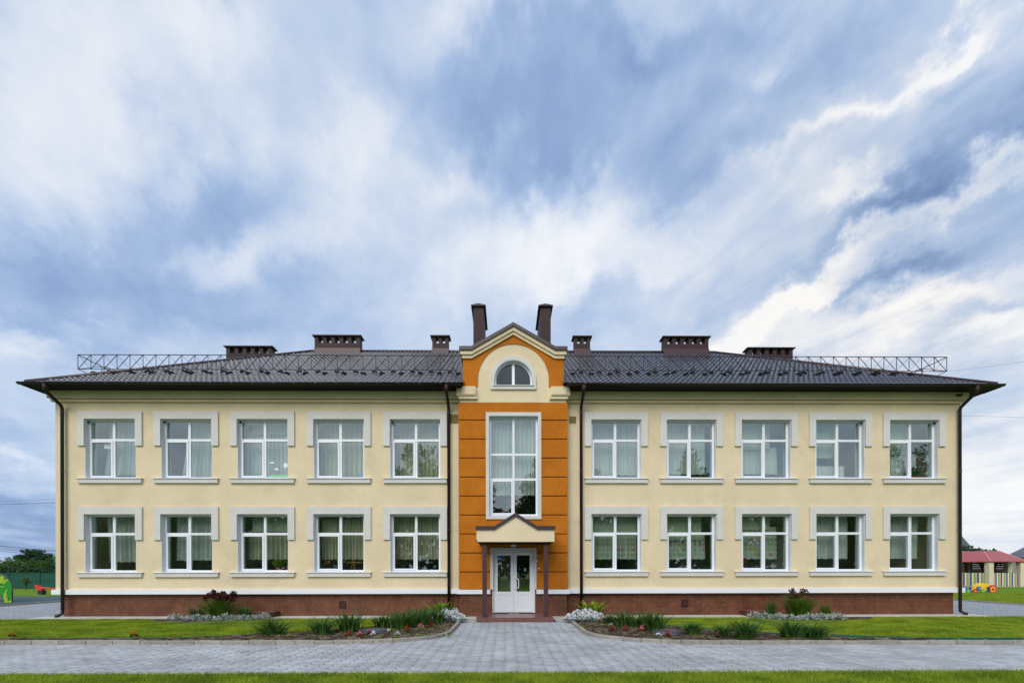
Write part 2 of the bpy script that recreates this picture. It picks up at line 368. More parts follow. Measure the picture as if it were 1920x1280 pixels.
class MB:
    def __init__(s): s.v = []; s.f = []; s.mi = []
    def add(s, vs, fs, mi=0):
        n = len(s.v); s.v += [tuple(v) for v in vs]; s.f += [tuple(i + n for i in f) for f in fs]; s.mi += [mi] * len(fs)
        return s
    def box(s, x0, x1, y0, y1, z0, z1, mi=0):
        return s.add([(x0, y0, z0), (x1, y0, z0), (x1, y1, z0), (x0, y1, z0), (x0, y0, z1), (x1, y0, z1), (x1, y1, z1), (x0, y1, z1)],
                     [(0, 3, 2, 1), (4, 5, 6, 7), (0, 1, 5, 4), (1, 2, 6, 5), (2, 3, 7, 6), (3, 0, 4, 7)], mi)
    def prism(s, pts, y0, y1, mi=0):          # polygon in x,z (counter-clockwise seen from -y)
        n = len(pts)
        vs = [(p[0], y0, p[1]) for p in pts] + [(p[0], y1, p[1]) for p in pts]
        fs = [tuple(range(n)), tuple(range(2 * n - 1, n - 1, -1))] + [(i, i + n, (i + 1) % n + n, (i + 1) % n) for i in range(n)]
        return s.add(vs, fs, mi)
    def flat(s, pts, z0, z1, mi=0):           # polygon in x,y
        n = len(pts)
        vs = [(p[0], p[1], z1) for p in pts] + [(p[0], p[1], z0) for p in pts]
        fs = [tuple(range(n)), tuple(range(2 * n - 1, n - 1, -1))] + [(i, i + n, (i + 1) % n + n, (i + 1) % n) for i in range(n)]
        return s.add(vs, fs, mi)
    def strip(s, A, B, y0, y1, mi=0):         # solid between two polylines (x,z)
        n = len(A)
        vs = []
        for a, b in zip(A, B): vs += [(a[0], y0, a[1]), (b[0], y0, b[1]), (b[0], y1, b[1]), (a[0], y1, a[1])]
        fs = [(0, 3, 2, 1), (4 * n - 4, 4 * n - 3, 4 * n - 2, 4 * n - 1)]
        for i in range(n - 1):
            o = 4 * i
            for k in range(4): fs.append((o + k, o + (k + 1) % 4, o + 4 + (k + 1) % 4, o + 4 + k))
        return s.add(vs, fs, mi)
    def tube(s, pts, r, n=8, mi=0, cap=True):
        pts = [Vector(p) for p in pts]
        base = len(s.v); a = None
        for i, p in enumerate(pts):
            d = (pts[min(i + 1, len(pts) - 1)] - pts[max(i - 1, 0)]).normalized()
            if a is None:
                a = d.cross(Vector((0, 0, 1)))
                if a.length < 1e-3: a = d.cross(Vector((0, 1, 0)))
            else: a = a - d * a.dot(d)
            a.normalize(); b = d.cross(a).normalized()
            rr = r[i] if isinstance(r, (list, tuple)) else r
            for k in range(n):
                t = 2 * math.pi * k / n
                s.v.append(tuple(p + a * (rr * math.cos(t)) + b * (rr * math.sin(t))))
        for i in range(len(pts) - 1):
            for k in range(n):
                s.f.append((base + i * n + k, base + i * n + (k + 1) % n, base + (i + 1) * n + (k + 1) % n, base + (i + 1) * n + k)); s.mi.append(mi)
        if cap:
            s.f.append(tuple(base + k for k in range(n - 1, -1, -1))); s.mi.append(mi)
            s.f.append(tuple(base + (len(pts) - 1) * n + k for k in range(n))); s.mi.append(mi)
        return s
    def mesh(s, name, mats, smooth=False, off=(0, 0, 0)):
        me = bpy.data.meshes.new(name)
        me.from_pydata([(v[0] - off[0], v[1] - off[1], v[2] - off[2]) for v in s.v], [], s.f)
        for m in (mats if isinstance(mats, (list, tuple)) else [mats]): me.materials.append(m)
        for p, i in zip(me.polygons, s.mi): p.material_index = i; p.use_smooth = smooth
        me.update()
        import bmesh
        bm = bmesh.new(); bm.from_mesh(me); bmesh.ops.recalc_face_normals(bm, faces=bm.faces); bm.to_mesh(me); bm.free()
        return me
    def build(s, name, mats, parent=None, smooth=False, loc=None):
        off = OFF.get(parent.name, (0, 0, 0)) if (parent is not None and loc is None) else (0, 0, 0)
        return link(name, s.mesh(name, mats, smooth, off), parent, loc)
def bevel(o, wd=.01, seg=2):
    m = o.modifiers.new('bevel', 'BEVEL'); m.width = wd; m.segments = seg; m.limit_method = 'ANGLE'; return o

# ------------------------------------------------------------------ ground, paths
def kerb_y(x): return -6.30 - 0.022 * x
struct(MB().box(-400, 400, -300, 600, -.12, -.06).build('ground', M['far_ground']))
brick_m = bpy.data.materials.new('far_paving'); brick_m.use_nodes = True
t = NT(brick_m.node_tree); b = t.n['Principled BSDF']; tc = t.add('ShaderNodeTexCoord').outputs['Object']
br = t.add('ShaderNodeTexBrick', ins={'Vector': tc, 'Color1': (*lin(160, 168, 176), 1), 'Color2': (*lin(146, 152, 160), 1), 'Mortar': (*lin(104, 108, 112), 1), 'Scale': 1.0, 'Mortar Size': .006, 'Brick Width': .225, 'Row Height': .1125})
cc = t.mix(t.smooth(t.noise(tc, 1.2, 6, .6), .4, .7), br.outputs[0], t.mix(1.0, br.outputs[0], (.82, .82, .82), 'MULTIPLY'))
t.l.new(cc, b.inputs['Base Color']); b.inputs['Roughness'].default_value = .85
path = struct(MB().box(-70, 70, -9.43, -5.0, -.06, -.012).build('path', M['joint']))
struct(MB().box(-70, -17, -9.43, -5.85, -.05, -.0).build('path', brick_m)); struct(MB().box(17, 70, -9.43, -6.6, -.05, -.0).build('path', brick_m))
struct(MB().box(-1.72, 1.84, -5.0, -1.0, -.06, -.012).build('entrance_path', M['joint']))
ep = bpy.data.objects['entrance_path']
struct(MB().box(-22.72, -15.9, -.95, 60, -.06, -.006).build('side_path', brick_m))
struct(MB().box(15.9, 22.45, -.95, 60, -.06, -.006).build('side_path', brick_m))
struct(MB().box(-60, -22.82, -.95, 13.2, -.06, .0).build('playground_surface', M['rubber']))
kl = MB(); kl.box(-22.82, -22.72, -.95, 30, -.06, .06); struct(kl.build('side_kerb', M['kerb']))
kr = MB(); kr.box(22.45, 22.55, -.95, 30, -.06, .06); struct(kr.build('side_kerb', M['kerb']))
struct(MB().box(24, 60, 14.2, 15.2, -.06, -.02).build('garden_path', M['apron']))

# pavers: one zigzag stone, laid in straight columns
PW, PH = .225, .1125
g = .0045
def paver_outline(w_, h_):
    pts = []
    za = .010
    for i, k in enumerate((0, 1, 0, 1)): pts.append((w_ * i / 4, -za * .3 * k))
    for i, k in enumerate((0, 1, 0, 1)): pts.append((w_ + za * k, h_ * i / 4))
    for i, k in enumerate((0, 1, 0, 1)): pts.append((w_ * (4 - i) / 4, h_ - za * .3 * k))
    for i, k in enumerate((0, 1, 0, 1)): pts.append((za * k, h_ * (4 - i) / 4))
    c = (w_ / 2, h_ / 2)
    return [(c[0] + (p[0] - c[0]) * (1 - 2.6 * g / w_), c[1] + (p[1] - c[1]) * (1 - 1.3 * g / h_)) for p in pts]
po = paver_outline(PW, PH)
npo = len(po)
c0 = (PW / 2, PH / 2)
top = [(c0[0] + (p[0] - c0[0]) * .975 - PW / 2, c0[1] + (p[1] - c0[1]) * .95 - PH / 2, 0.0) for p in po]
mid = [(p[0] - PW / 2, p[1] - PH / 2, -.004) for p in po]
bot = [(p[0] - PW / 2, p[1] - PH / 2, -.02) for p in po]
PV = np.array(top + mid + bot)
PF3 = []
for i in range(npo):
    j = (i + 1) % npo
    for a in (0, npo):
        PF3 += [(a + i, a + npo + i, a + npo + j), (a + i, a + npo + j, a + j)]
cidx = len(PV); PV = np.vstack([PV, [[0, 0, 0.0]]])
PF3 += [(cidx, i, (i + 1) % npo) for i in range(npo)]
PF3 = np.array(PF3)
paver_me = mesh_np('paver', PV, PF3, M['paver'])
def kerb_curve(side):
    """inner line of the kerb from the entrance outwards"""
    s = side; cx = .06
    pts = [(cx + s * 1.68, -1.15), (cx + s * 1.66, -3.2), (cx + s * 1.67, -4.5)]
    end = (cx + s * 4.4, kerb_y(s * 4.4))
    p0, p1, p2 = Vector((cx + s * 1.67, -4.5)), Vector((cx + s * 1.72, kerb_y(s * 2) + .10)), Vector(end)
    for i in range(1, 13):
        tt = i / 12
        q = p0 * (1 - tt) ** 2 + p1 * 2 * tt * (1 - tt) + p2 * tt ** 2
        pts.append((q.x, q.y))
    x = 4.4
    while x < 40: x += .6; pts.append((cx + s * x, kerb_y(s * x)))
    return pts
KC = {s: kerb_curve(s) for s in (-1, 1)}
def in_bed_side(x, y, s, m=0.0):
    """True when the point is on the garden side of the kerb"""
    k = KC[s]
    if s * (x - .06) < 1.66 + m: return False
    ax = s * (x - .06)
    if ax >= 4.4: return y > kerb_y(x) + m
    ys = [p for p in k if s * (p[0] - .06) <= 4.45]
    best = None
    for a, b_ in zip(ys[2:], ys[3:]):
        xa, xb = s * (a[0] - .06), s * (b_[0] - .06)
        if xa <= ax <= xb and xb > xa:
            return y > a[1] + (b_[1] - a[1]) * (ax - xa) / (xb - xa) + m
    return True
cands = []
for i in range(-72, 73):
    for j in range(0, 76):
        x = i * PW + .08 + .036 * (j % 2); y = -9.43 + PH / 2 + j * PH
        if y > -1.02: continue
        if abs(x - .05) < 1.2 and y > -1.9: continue
        if y > -4.4 and abs(x - .06) > 1.80: continue
        if in_bed_side(x, y, 1, .12) or in_bed_side(x, y, -1, .12): continue
        if abs(x) > 1.75 and y > -5.0 and abs(x) > 4: continue
        cands.append((x, y))
def vis(x, y):
    ddx, ddy = x - CAM[0], y - CAM[1]
    px = 960 + 907 * ddx / ddy; py = 1065 + 907 * 1.65 / ddy
    return (0 < px < 1920 and py < 1270), 1 / ddy
ranked = sorted(cands, key=lambda c: (not vis(*c)[0], -vis(*c)[1], abs(c[0] - .1)))
near, rest = ranked[:296], ranked[296:]
for (x, y) in near:
    o = link('paver', paver_me, path, (x, y, random.uniform(-.0015, .0015)))
    o.rotation_euler = (random.uniform(-.006, .006), random.uniform(-.004, .004), random.uniform(-.006, .006))
Rr = np.array(rest); n = len(Rr)
V = np.repeat(PV[None], n, 0).copy()
tilt = rng.uniform(-.006, .006, (n, 2))
V[:, :, 2] += V[:, :, 0] * tilt[:, 0:1] + V[:, :, 1] * tilt[:, 1:2]
V[:, :, 0] += Rr[:, 0:1]; V[:, :, 1] += Rr[:, 1:2]; V[:, :, 2] += rng.uniform(-.0015, .0015, (n, 1))
Fp = (PF3[None] + (np.arange(n) * len(PV))[:, None, None]).reshape(-1, 3)
stuff(link('pavers', mesh_np('pavers', V.reshape(-1, 3), Fp, M['paver']), path))

# kerb stones
kerb_root = struct(empty('kerb', (0, 0, 0)))
for s in (-1, 1):
    k = KC[s]
    # resample to about 0.6 m
    L = [0]
    for a, b_ in zip(k, k[1:]): L.append(L[-1] + math.dist(a, b_))
    def at(d):
        for i in range(len(L) - 1):
            if L[i + 1] >= d:
                f = (d - L[i]) / max(1e-6, L[i + 1] - L[i]); return Vector((k[i][0] + (k[i + 1][0] - k[i][0]) * f, k[i][1] + (k[i + 1][1] - k[i][1]) * f))
        return Vector(k[-1])
    d = 0
    while d < min(L[-1] - .7, 30):
        step = .6 if (d < 2.4 or d > 7.5) else .42
        pts = [at(d + .004 + (step - .008) * q / 3) for q in range(4)]
        inn = []; out = []
        for q in range(4):
            tg = (pts[min(q + 1, 3)] - pts[max(q - 1, 0)]).normalized(); nn = Vector((-tg.y, tg.x)) * (1 if s > 0 else -1)
            inn.append(pts[q]); out.append(pts[q] + nn * .09)
        mb = MB(); hh = .085 + random.uniform(-.005, .005); n = 4; vs = []
        for a, b_ in zip(inn, out): vs += [(a.x, a.y, -.05), (b_.x, b_.y, -.05), (b_.x, b_.y, hh), (a.x, a.y, hh)]
        fs = [(0, 3, 2, 1), (12, 13, 14, 15)]
        for i in range(3):
            for kk in range(4): fs.append((4 * i + kk, 4 * i + (kk + 1) % 4, 4 * i + 4 + (kk + 1) % 4, 4 * i + 4 + kk))
        mb.add(vs, fs); bevel(mb.build('kerb_stone', M['kerb'], kerb_root), .008, 1)
        d += step

# concrete strip round the building: slabs
ap = struct(MB().box(-16.2, 16.2, -1.0, .3, -.06, -.004).build('apron', M['joint']))
x = -16.2
while x < 16.1:
    x1 = min(16.2, x + 1.35)
    for xa, xb in ([(x, x1)] if (x1 < -1.9 or x > 2.0) else []):
        zz_ = random.uniform(.0, .006)
        MB().box(xa + .006, xb - .006, -.98, .13, -.03, .012 + zz_).build('slab', M['apron'], ap)
    x = x1
for xa, xb in ((-1.9, -1.19), (1.27, 2.0)):
    MB().box(xa, xb, -.98, -.25, -.03, .014).build('slab', M['apron'], ap)

# beds and lawns
BEDL = [(-1.62, -1.05), (-2.7, -1.15), (-3.3, -2.5), (-4.4, -3.75), (-6.0, -4.7), (-8.2, -5.45), (-12, -5.5), (-30, -5.15)]
BEDR = [(1.76, -1.05), (3.0, -1.35), (3.6, -2.6), (4.8, -3.9), (6.6, -5.1), (9.0, -6.05), (13, -6.25), (30, -6.65)]
BACKL = [(-11.5, -1.0), (-11.2, -1.75), (-9.9, -2.05), (-8.9, -1.7), (-8.2, -1.25), (-7.7, -1.0)]
BACKR = [(7.6, -1.0), (8.1, -1.5), (9.2, -2.0), (10.4, -1.95), (11.5, -1.5), (11.8, -1.0)]
def inside(P2, poly):
    x, y = P2[:, 0], P2[:, 1]; c = np.zeros(len(x), bool); n = len(poly)
    for i in range(n):
        x0, y0 = poly[i]; x1, y1 = poly[(i + 1) % n]
        k = ((y0 > y) != (y1 > y)) & (x < (x1 - x0) * (y - y0) / ((y1 - y0) or 1e-9) + x0)
        c ^= k
    return c
def kerb_poly(s, off=.10):
    pts = []
    k = KC[s]
    for i, p in enumerate(k):
        a = Vector(k[max(i - 1, 0)]); b_ = Vector(k[min(i + 1, len(k) - 1)]); tg = (b_ - a).normalized(); nn = Vector((-tg.y, tg.x)) * s
        pts.append((p[0] + nn.x * off, p[1] + nn.y * off))
    return [p for p in pts if abs(p[0]) < 30]
GP = {}
for s, bed, nm in ((-1, BEDL, 'l'), (1, BEDR, 'r')):
    kp = kerb_poly(s, .08)
    garden = kp + [(s * 30, -1.0), (s * 1.74 + .06, -1.0)]
    soil = kp + list(reversed(bed))
    GP[s] = (garden, soil)
    struct(MB().flat(garden, -.05, .015).build('lawn', M['lawn_base']))
    # lumpy soil sheet
    gx = np.arange(min(p[0] for p in soil), max(p[0] for p in soil), .07); gx = gx[np.abs(gx) < 16]
    gy = np.arange(-6.9, -1.0, .07)
    X, Y = np.meshgrid(gx, gy, indexing='ij'); Z = .055 + .012 * np.sin(X * 9 + Y * 5) + rng.uniform(-.02, .02, X.shape) + .02 * np.sin(X * 2.3) * np.cos(Y * 3.1)
    P2 = np.stack([X.ravel(), Y.ravel()], 1); msk = inside(P2, soil).reshape(X.shape)
    idx = np.arange(X.size).reshape(X.shape)
    q = msk[:-1, :-1] & msk[1:, :-1] & msk[1:, 1:] & msk[:-1, 1:]
    Z = np.where(msk, Z, .0)
    F = np.stack([idx[:-1, :-1][q], idx[1:, :-1][q], idx[1:, 1:][q], idx[:-1, 1:][q]], 1)
    stuff(link('soil', mesh_np('soil', np.stack([X.ravel(), Y.ravel(), Z.ravel()], 1), F, M['soil'], True)))
    struct(MB().flat(soil, -.05, .024).build('flower_bed', M['soil']))
for bk in (BACKL, BACKR):
    struct(MB().flat(bk, -.02, .045).build('flower_bed', M['soil']))
struct(MB().box(-70, 70, -30, -9.43, -.06, .012).build('front_lawn', M['lawn_base']))
struct(MB().box(22.55, 70, -.95, 60, -.06, .01).build('side_lawn', M['lawn_base']))
struct(MB().box(-90, -22.82, 13.2, 60, -.06, .012).build('side_lawn', M['lawn_base']))

def blades(P2, h0, h1, wd, z=.012, lean=.5, mat_=None, name='grass'):
    n = len(P2); a = rng.uniform(0, 2 * np.pi, n); h = rng.uniform(h0, h1, n); l = rng.uniform(0, lean, n) * h; la = rng.uniform(0, 2 * np.pi, n)
    ww = wd * rng.uniform(.6, 1.3, n)
    A = np.stack([P2[:, 0] - np.cos(a) * ww, P2[:, 1] - np.sin(a) * ww, np.full(n, z)], 1)
    B = np.stack([P2[:, 0] + np.cos(a) * ww, P2[:, 1] + np.sin(a) * ww, np.full(n, z)], 1)
    C = np.stack([P2[:, 0] + np.cos(la) * l, P2[:, 1] + np.sin(la) * l, z + h], 1)
    V = np.stack([A, B, C], 1).reshape(-1, 3); F = np.arange(3 * n).reshape(-1, 3)
    return stuff(link(name, mesh_np(name, V, F, mat_ or M['grass'])))
for s in (-1, 1):
    garden, soil = GP[s]
    n = 300000
    P2 = np.stack([s * rng.uniform(1.6, 19.5, n), rng.uniform(-6.8, -1.0, n)], 1)
    P2 = P2[inside(P2, garden) & ~inside(P2, soil) & ~inside(P2, BACKL) & ~inside(P2, BACKR)]
    blades(P2, .025, .065, .009)
n = 150000
P2 = np.stack([rng.uniform(-10, 10, n), -9.40 - 1.3 * rng.uniform(0, 1, n) ** 1.3], 1)
blades(P2, .03, .105, .007, lean=.9)
P2 = np.stack([rng.uniform(22.6, 40, 60000), rng.uniform(1, 14, 60000)], 1); blades(P2, .03, .07, .012)

# ------------------------------------------------------------------ the school building
B = empty('school_building', (0, 0, 0), 'long two-storey cream school building with an orange entrance bay and a brown hipped roof', 'building')
HW = 15.72                       # half length of the walls
LC = [-13.84, -11.235, -8.625, -6.0, -3.37]; RC = [3.605, 6.23, 8.85, 11.455, 14.05]
WC = LC + RC; WO = 1.74
UZ, LZ = (4.77, 6.81), (1.54, 3.535)
def wall_holes(mb, x0, x1, z0, z1, holes, y0, y1, mi=0):
    xs = sorted({x0, x1, *[h[0] for h in holes], *[h[1] for h in holes]}); zs = sorted({z0, z1, *[h[2] for h in holes], *[h[3] for h in holes]})
    V = {}; vs = []; fs = []
    def vid(i, j, k):
        if (i, j, k) not in V: V[(i, j, k)] = len(vs); vs.append((xs[i], y0 if k == 0 else y1, zs[j]))
        return V[(i, j, k)]
    solid = lambda i, j: 0 <= i < len(xs) - 1 and 0 <= j < len(zs) - 1 and not any(h[0] <= (xs[i] + xs[i + 1]) / 2 <= h[1] and h[2] <= (zs[j] + zs[j + 1]) / 2 <= h[3] for h in holes)
    for i in range(len(xs) - 1):
        for j in range(len(zs) - 1):
            if not solid(i, j): continue
            fs.append((vid(i, j, 0), vid(i + 1, j, 0), vid(i + 1, j + 1, 0), vid(i, j + 1, 0)))
            fs.append((vid(i, j, 1), vid(i, j + 1, 1), vid(i + 1, j + 1, 1), vid(i + 1, j, 1)))
            for (di, dj, a, b_) in ((-1, 0, (i, j), (i, j + 1)), (1, 0, (i + 1, j), (i + 1, j + 1)), (0, -1, (i, j), (i + 1, j)), (0, 1, (i, j + 1), (i + 1, j + 1))):
                if not solid(i + di, j + dj): fs.append((vid(*a, 0), vid(*b_, 0), vid(*b_, 1), vid(*a, 1)))
    mb.add(vs, fs, mi)
mb = MB()
holes = [(c - WO / 2, c + WO / 2, z[0], z[1]) for c in WC for z in (UZ, LZ)] + [(-1.55, 1.6, -.1, 7.30)]
wall_holes(mb, -HW, HW, .80, 7.735, [h if h[2] > 0 else (h[0], h[1], .80, h[3]) for h in holes], 0, .45)
mb.build('front_wall', M['cream'], B)
mb = MB(); mb.box(-HW, -HW + .45, .45, 12.1, .80, 7.735); mb.box(HW - .45, HW, .45, 12.1, .80, 7.735); mb.box(-HW + .45, HW - .45, 11.65, 12.1, .80, 7.735)
mb.build('side_wall', M['cream'], B)
# plinth core
mb = MB(); mb.box(-HW + .16, -1.80, .121, 12.0, -.05, .80); mb.box(1.85, HW - .16, .121, 12.0, -.05, .80); mb.box(-1.80, 1.85, .3, 12.0, -.05, .80)
mb.box(-1.79, -.69, -.259, .3, -.05, .785); mb.box(.75, 1.84, -.259, .3, -.05, .785)
plinth = mb.build('plinth', M['grout'], B)
TW, TH = .345, .375
tile_me = {}
def tile(x0, x1, z0, z1, y):
    key = (round(x1 - x0, 3), round(z1 - z0, 3))
    if key not in tile_me:
        a, b_ = key[0] / 2 - .005, key[1] / 2 - .005
        m_ = MB(); m_.box(-a, a, -.006, .008, -b_, b_); tile_me[key] = m_.mesh('tile', M['plinth'])
    link('tile', tile_me[key], plinth, ((x0 + x1) / 2, y + random.uniform(-.0008, .0008), (z0 + z1) / 2))
def tile_run(x0, x1, y):
    n_ = max(1, round((x1 - x0) / TW)); ww_ = (x1 - x0) / n_
    for i in range(n_):
        for z0 in (.012, .012 + TH): tile(x0 + i * ww_, x0 + (i + 1) * ww_, z0, z0 + TH, y)
tile_run(-HW + .16, -1.83, .122); tile_run(1.88, HW - .16, .122)
tile_run(-1.79, -.70, -.258); tile_run(.76, 1.84, -.258)
# belt course
mb = MB(); mb.box(-HW - .08, -1.84, -.08, .14, .785, .95); mb.box(1.88, HW + .08, -.08, .14, .785, .95)
mb.box(-HW - .08, -HW + .02, .14, 12.1, .785, .95); mb.box(HW - .02, HW + .08, .14, 12.1, .785, .95)
mb.box(-1.90, -.765, -.37, -.24, .785, .935); mb.box(.805, 1.94, -.37, -.24, .785, .935)
mb.build('belt_course', M['pvc'], B)
# cornice under the eaves
mb = MB()
for xa, xb in ((-HW, -1.72), (1.77, HW)):
    l = .14 if xa < 0 else 0; r = .14 if xb > 5 else 0
    mb.box(xa - l, xb + r, -.17, 0, 7.485, 7.732)
    mb.box(xa - (.075 if l else 0), xb + (.075 if r else 0), -.10, 0, 7.385, 7.455)
    mb.box(xa, xb, -.02, 0, 7.455, 7.485)
mb.box(-HW - .14, -HW, 0, 12.1, 7.47, 7.732); mb.box(HW, HW + .14, 0, 12.1, 7.47, 7.732)
mb.build('cornice', M['cream'], B)

# windows -------------------------------------------------------------
def window_meshes(W_, H_, tr, mull=.09):
    a = W_ / 2; bd = .068
    f = MB(); y0, y1 = 0, .07
    f.box(-a, -a + bd, y0, y1, 0, H_); f.box(a - bd, a, y0, y1, 0, H_)
    f.box(-a + bd, a - bd, y0, y1, 0, bd); f.box(-a + bd, a - bd, y0, y1, H_ - bd, H_)
    f.box(-mull / 2, mull / 2, y0, y1, bd, tr - .04); f.box(-mull / 2, mull / 2, y0, y1, tr + .04, H_ - bd)
    f.box(-a + bd, a - bd, y0 - .004, y1, tr - .04, tr + .04)
    s = MB(); sb = .058; xa, xb, za, zb = -a + bd - .012, -mull / 2 + .012, bd - .012, tr - .028
    s.box(xa, xa + sb, -.022, .05, za, zb); s.box(xb - sb, xb, -.022, .05, za, zb); s.box(xa + sb, xb - sb, -.022, .05, za, za + sb); s.box(xa + sb, xb - sb, -.022, .05, zb - sb, zb)
    panes = [(-a + bd, -mull / 2, tr + .04, H_ - bd), (mull / 2, a - bd, tr + .04, H_ - bd), (xa + sb, xb - sb, za + sb, zb - sb), (mull / 2, a - bd, bd, tr - .04)]
    return f, s, panes
def reveal_mb(W_, H_, yf):
    a = W_ / 2; m_ = MB(); th = .012
    m_.box(-a, -a + th, yf, .455, 0, H_); m_.box(a - th, a, yf, .455, 0, H_); m_.box(-a + th, a - th, yf, .455, H_ - th, H_); m_.box(-a + th, a - th, .22, .455, 0, .02)
    return m_
FY = .15
def standard(H_, H_leg):
    f, s, panes = window_meshes(WO - .024, H_, H_ * .665)
    d = {'window': f.mesh('window', M['pvc']), 'sash': s.mesh('sash', M['pvc']), 'panes': []}
    for (xa, xb, za, zb) in panes:
        m_ = MB(); m_.box(xa - .004, xb + .004, .028, .034, za - .004, zb + .004); d['panes'].append(m_.mesh('pane', M['glass']))
    r = reveal_mb(WO, H_, .002); d['reveal'] = r.mesh('reveal', M['reveal'], off=(0, FY, 0))
    a = 1.10; i = WO / 2
    m_ = MB(); top_ = H_ + .255; lb = H_ - H_leg
    m_.box(-a, -i, -.06, 0, lb, H_); m_.box(i, a, -.06, 0, lb, H_); m_.box(-a, a, -.06, 0, H_, top_)
    d['surround'] = m_.mesh('window_surround', M['trim'], off=(0, FY, 0))
    m_ = MB(); m_.box(-1.09, 1.09, -.075, 0, -.165, -.018); d['sill'] = m_.mesh('sill', M['trim'], off=(0, FY, 0))
    m_ = MB(); m_.add([(-1.12, -.11, -.020), (1.12, -.11, -.020), (1.12, -.002, -.006), (-1.12, -.002, -.006), (-1.12, -.11, -.008), (1.12, -.11, -.008), (1.12, -.002, .008), (-1.12, -.002, .008)],
                      [(0, 3, 2, 1), (4, 5, 6, 7), (0, 1, 5, 4), (1, 2, 6, 5), (2, 3, 7, 6), (3, 0, 4, 7)])
    m_.box(-WO / 2 + .013, WO / 2 - .013, -.002, FY - .002, -.004, .010)
    d['sill_cap'] = m_.mesh('sill_cap', M['pvc'], off=(0, FY, 0))
    return d
STD = {'u': standard(UZ[1] - UZ[0], .92), 'l': standard(LZ[1] - LZ[0], .885)}
sens = MB(); sens.tube([(0, 0, 0), (0, -.05, -.05)], .025, 8); sens_me = sens.mesh('motion_sensor', M['soffit'])
for k, (z0, z1) in (('u', UZ), ('l', LZ)):
    d = STD[k]
    for i, c in enumerate(WC):
        fr = link('window', d['window'], B, (c, FY, z0))
        link('sash', d['sash'], fr)
        for p in d['panes']: link('pane', p, fr)
        link('reveal', d['reveal'], fr); link('window_surround', d['surround'], fr); link('sill', d['sill'], fr); link('sill_cap', d['sill_cap'], fr)
        if k == 'u' and i in (0, 1, 2, 4, 8, 9):
            link('motion_sensor', sens_me, fr, ((-.80 if i < 5 else .80), -.06, z1 - z0 - .06))

# interior shells
mb = MB()
for sx in (-1, 1):
    xa, xb = sorted((sx * 1.95, sx * (HW - .45)))
    mb.box(xa, xb, .455, 5.2, 4.12, 4.30); mb.box(xa, xb, .455, 5.2, 7.45, 7.6); mb.box(xa, xb, .455, 5.2, .78, .90)
    mb.box(xa, xb, 5.2, 5.35, .78, 7.6)
    for xp in ((sx * 4.95), (sx * 10.15), (sx * 1.95)):
        for za, zb in ((.9, 4.12), (4.3, 7.45)): mb.box(xp - .06, xp + .06, .455, 5.2, za, zb)
mb.build('interior_wall', M['interior'], B)
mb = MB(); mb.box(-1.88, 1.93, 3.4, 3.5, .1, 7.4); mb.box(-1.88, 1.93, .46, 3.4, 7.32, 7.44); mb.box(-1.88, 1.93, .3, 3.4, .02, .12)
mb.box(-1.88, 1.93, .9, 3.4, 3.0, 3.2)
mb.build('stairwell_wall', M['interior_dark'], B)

# entrance bay --------------------------------------------------------
TX = .022
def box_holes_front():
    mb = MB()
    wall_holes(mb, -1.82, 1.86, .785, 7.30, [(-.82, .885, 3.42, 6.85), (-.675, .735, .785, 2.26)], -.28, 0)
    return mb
mb = box_holes_front(); bay = mb.build('entrance_bay_wall', mat('groove_shade', lin(104, 52, 18), .9, .05, 2), B)  # shadow in the panel grooves is painted into this core as dark brown
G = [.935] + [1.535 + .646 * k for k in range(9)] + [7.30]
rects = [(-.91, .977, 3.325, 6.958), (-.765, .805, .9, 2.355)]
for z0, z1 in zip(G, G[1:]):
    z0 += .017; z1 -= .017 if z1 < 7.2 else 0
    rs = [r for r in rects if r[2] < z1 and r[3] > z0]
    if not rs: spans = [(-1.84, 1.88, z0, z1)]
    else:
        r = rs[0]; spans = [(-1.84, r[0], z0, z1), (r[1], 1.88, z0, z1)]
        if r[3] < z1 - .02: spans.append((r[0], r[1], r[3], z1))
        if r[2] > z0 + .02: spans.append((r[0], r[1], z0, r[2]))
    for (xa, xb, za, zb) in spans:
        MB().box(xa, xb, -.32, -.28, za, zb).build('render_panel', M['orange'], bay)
# bay window (three rows)
f = MB(); xa, xb, z0, z1 = -.80, .865, 3.44, 6.83; y0, y1 = -.17, -.10; bd = .07; cx = (xa + xb) / 2
f.box(xa, xa + bd, y0, y1, z0, z1); f.box(xb - bd, xb, y0, y1, z0, z1); f.box(xa + bd, xb - bd, y0, y1, z0, z0 + bd); f.box(xa + bd, xb - bd, y0, y1, z1 - bd, z1)
T1, T2 = 4.705, 5.555
for t0 in (T1, T2): f.box(xa + bd, xb - bd, y0 - .004, y1, t0 - .04, t0 + .04)
for a, b_ in ((z0 + bd, T1 - .04), (T1 + .04, T2 - .04), (T2 + .04, z1 - bd)): f.box(cx - .035, cx + .035, y0, y1, a, b_)
bw = f.build('window', M['pvc'], B)
s_ = MB(); sb = .055; a0, a1, c0_, c1 = xa + bd - .012, cx - .023, z0 + bd - .012, T1 - .028
s_.box(a0, a0 + sb, -.192, -.12, c0_, c1); s_.box(a1 - sb, a1, -.192, -.12, c0_, c1); s_.box(a0 + sb, a1 - sb, -.192, -.12, c0_, c0_ + sb); s_.box(a0 + sb, a1 - sb, -.192, -.12, c1 - sb, c1)
s_.build('sash', M['pvc'], bw)
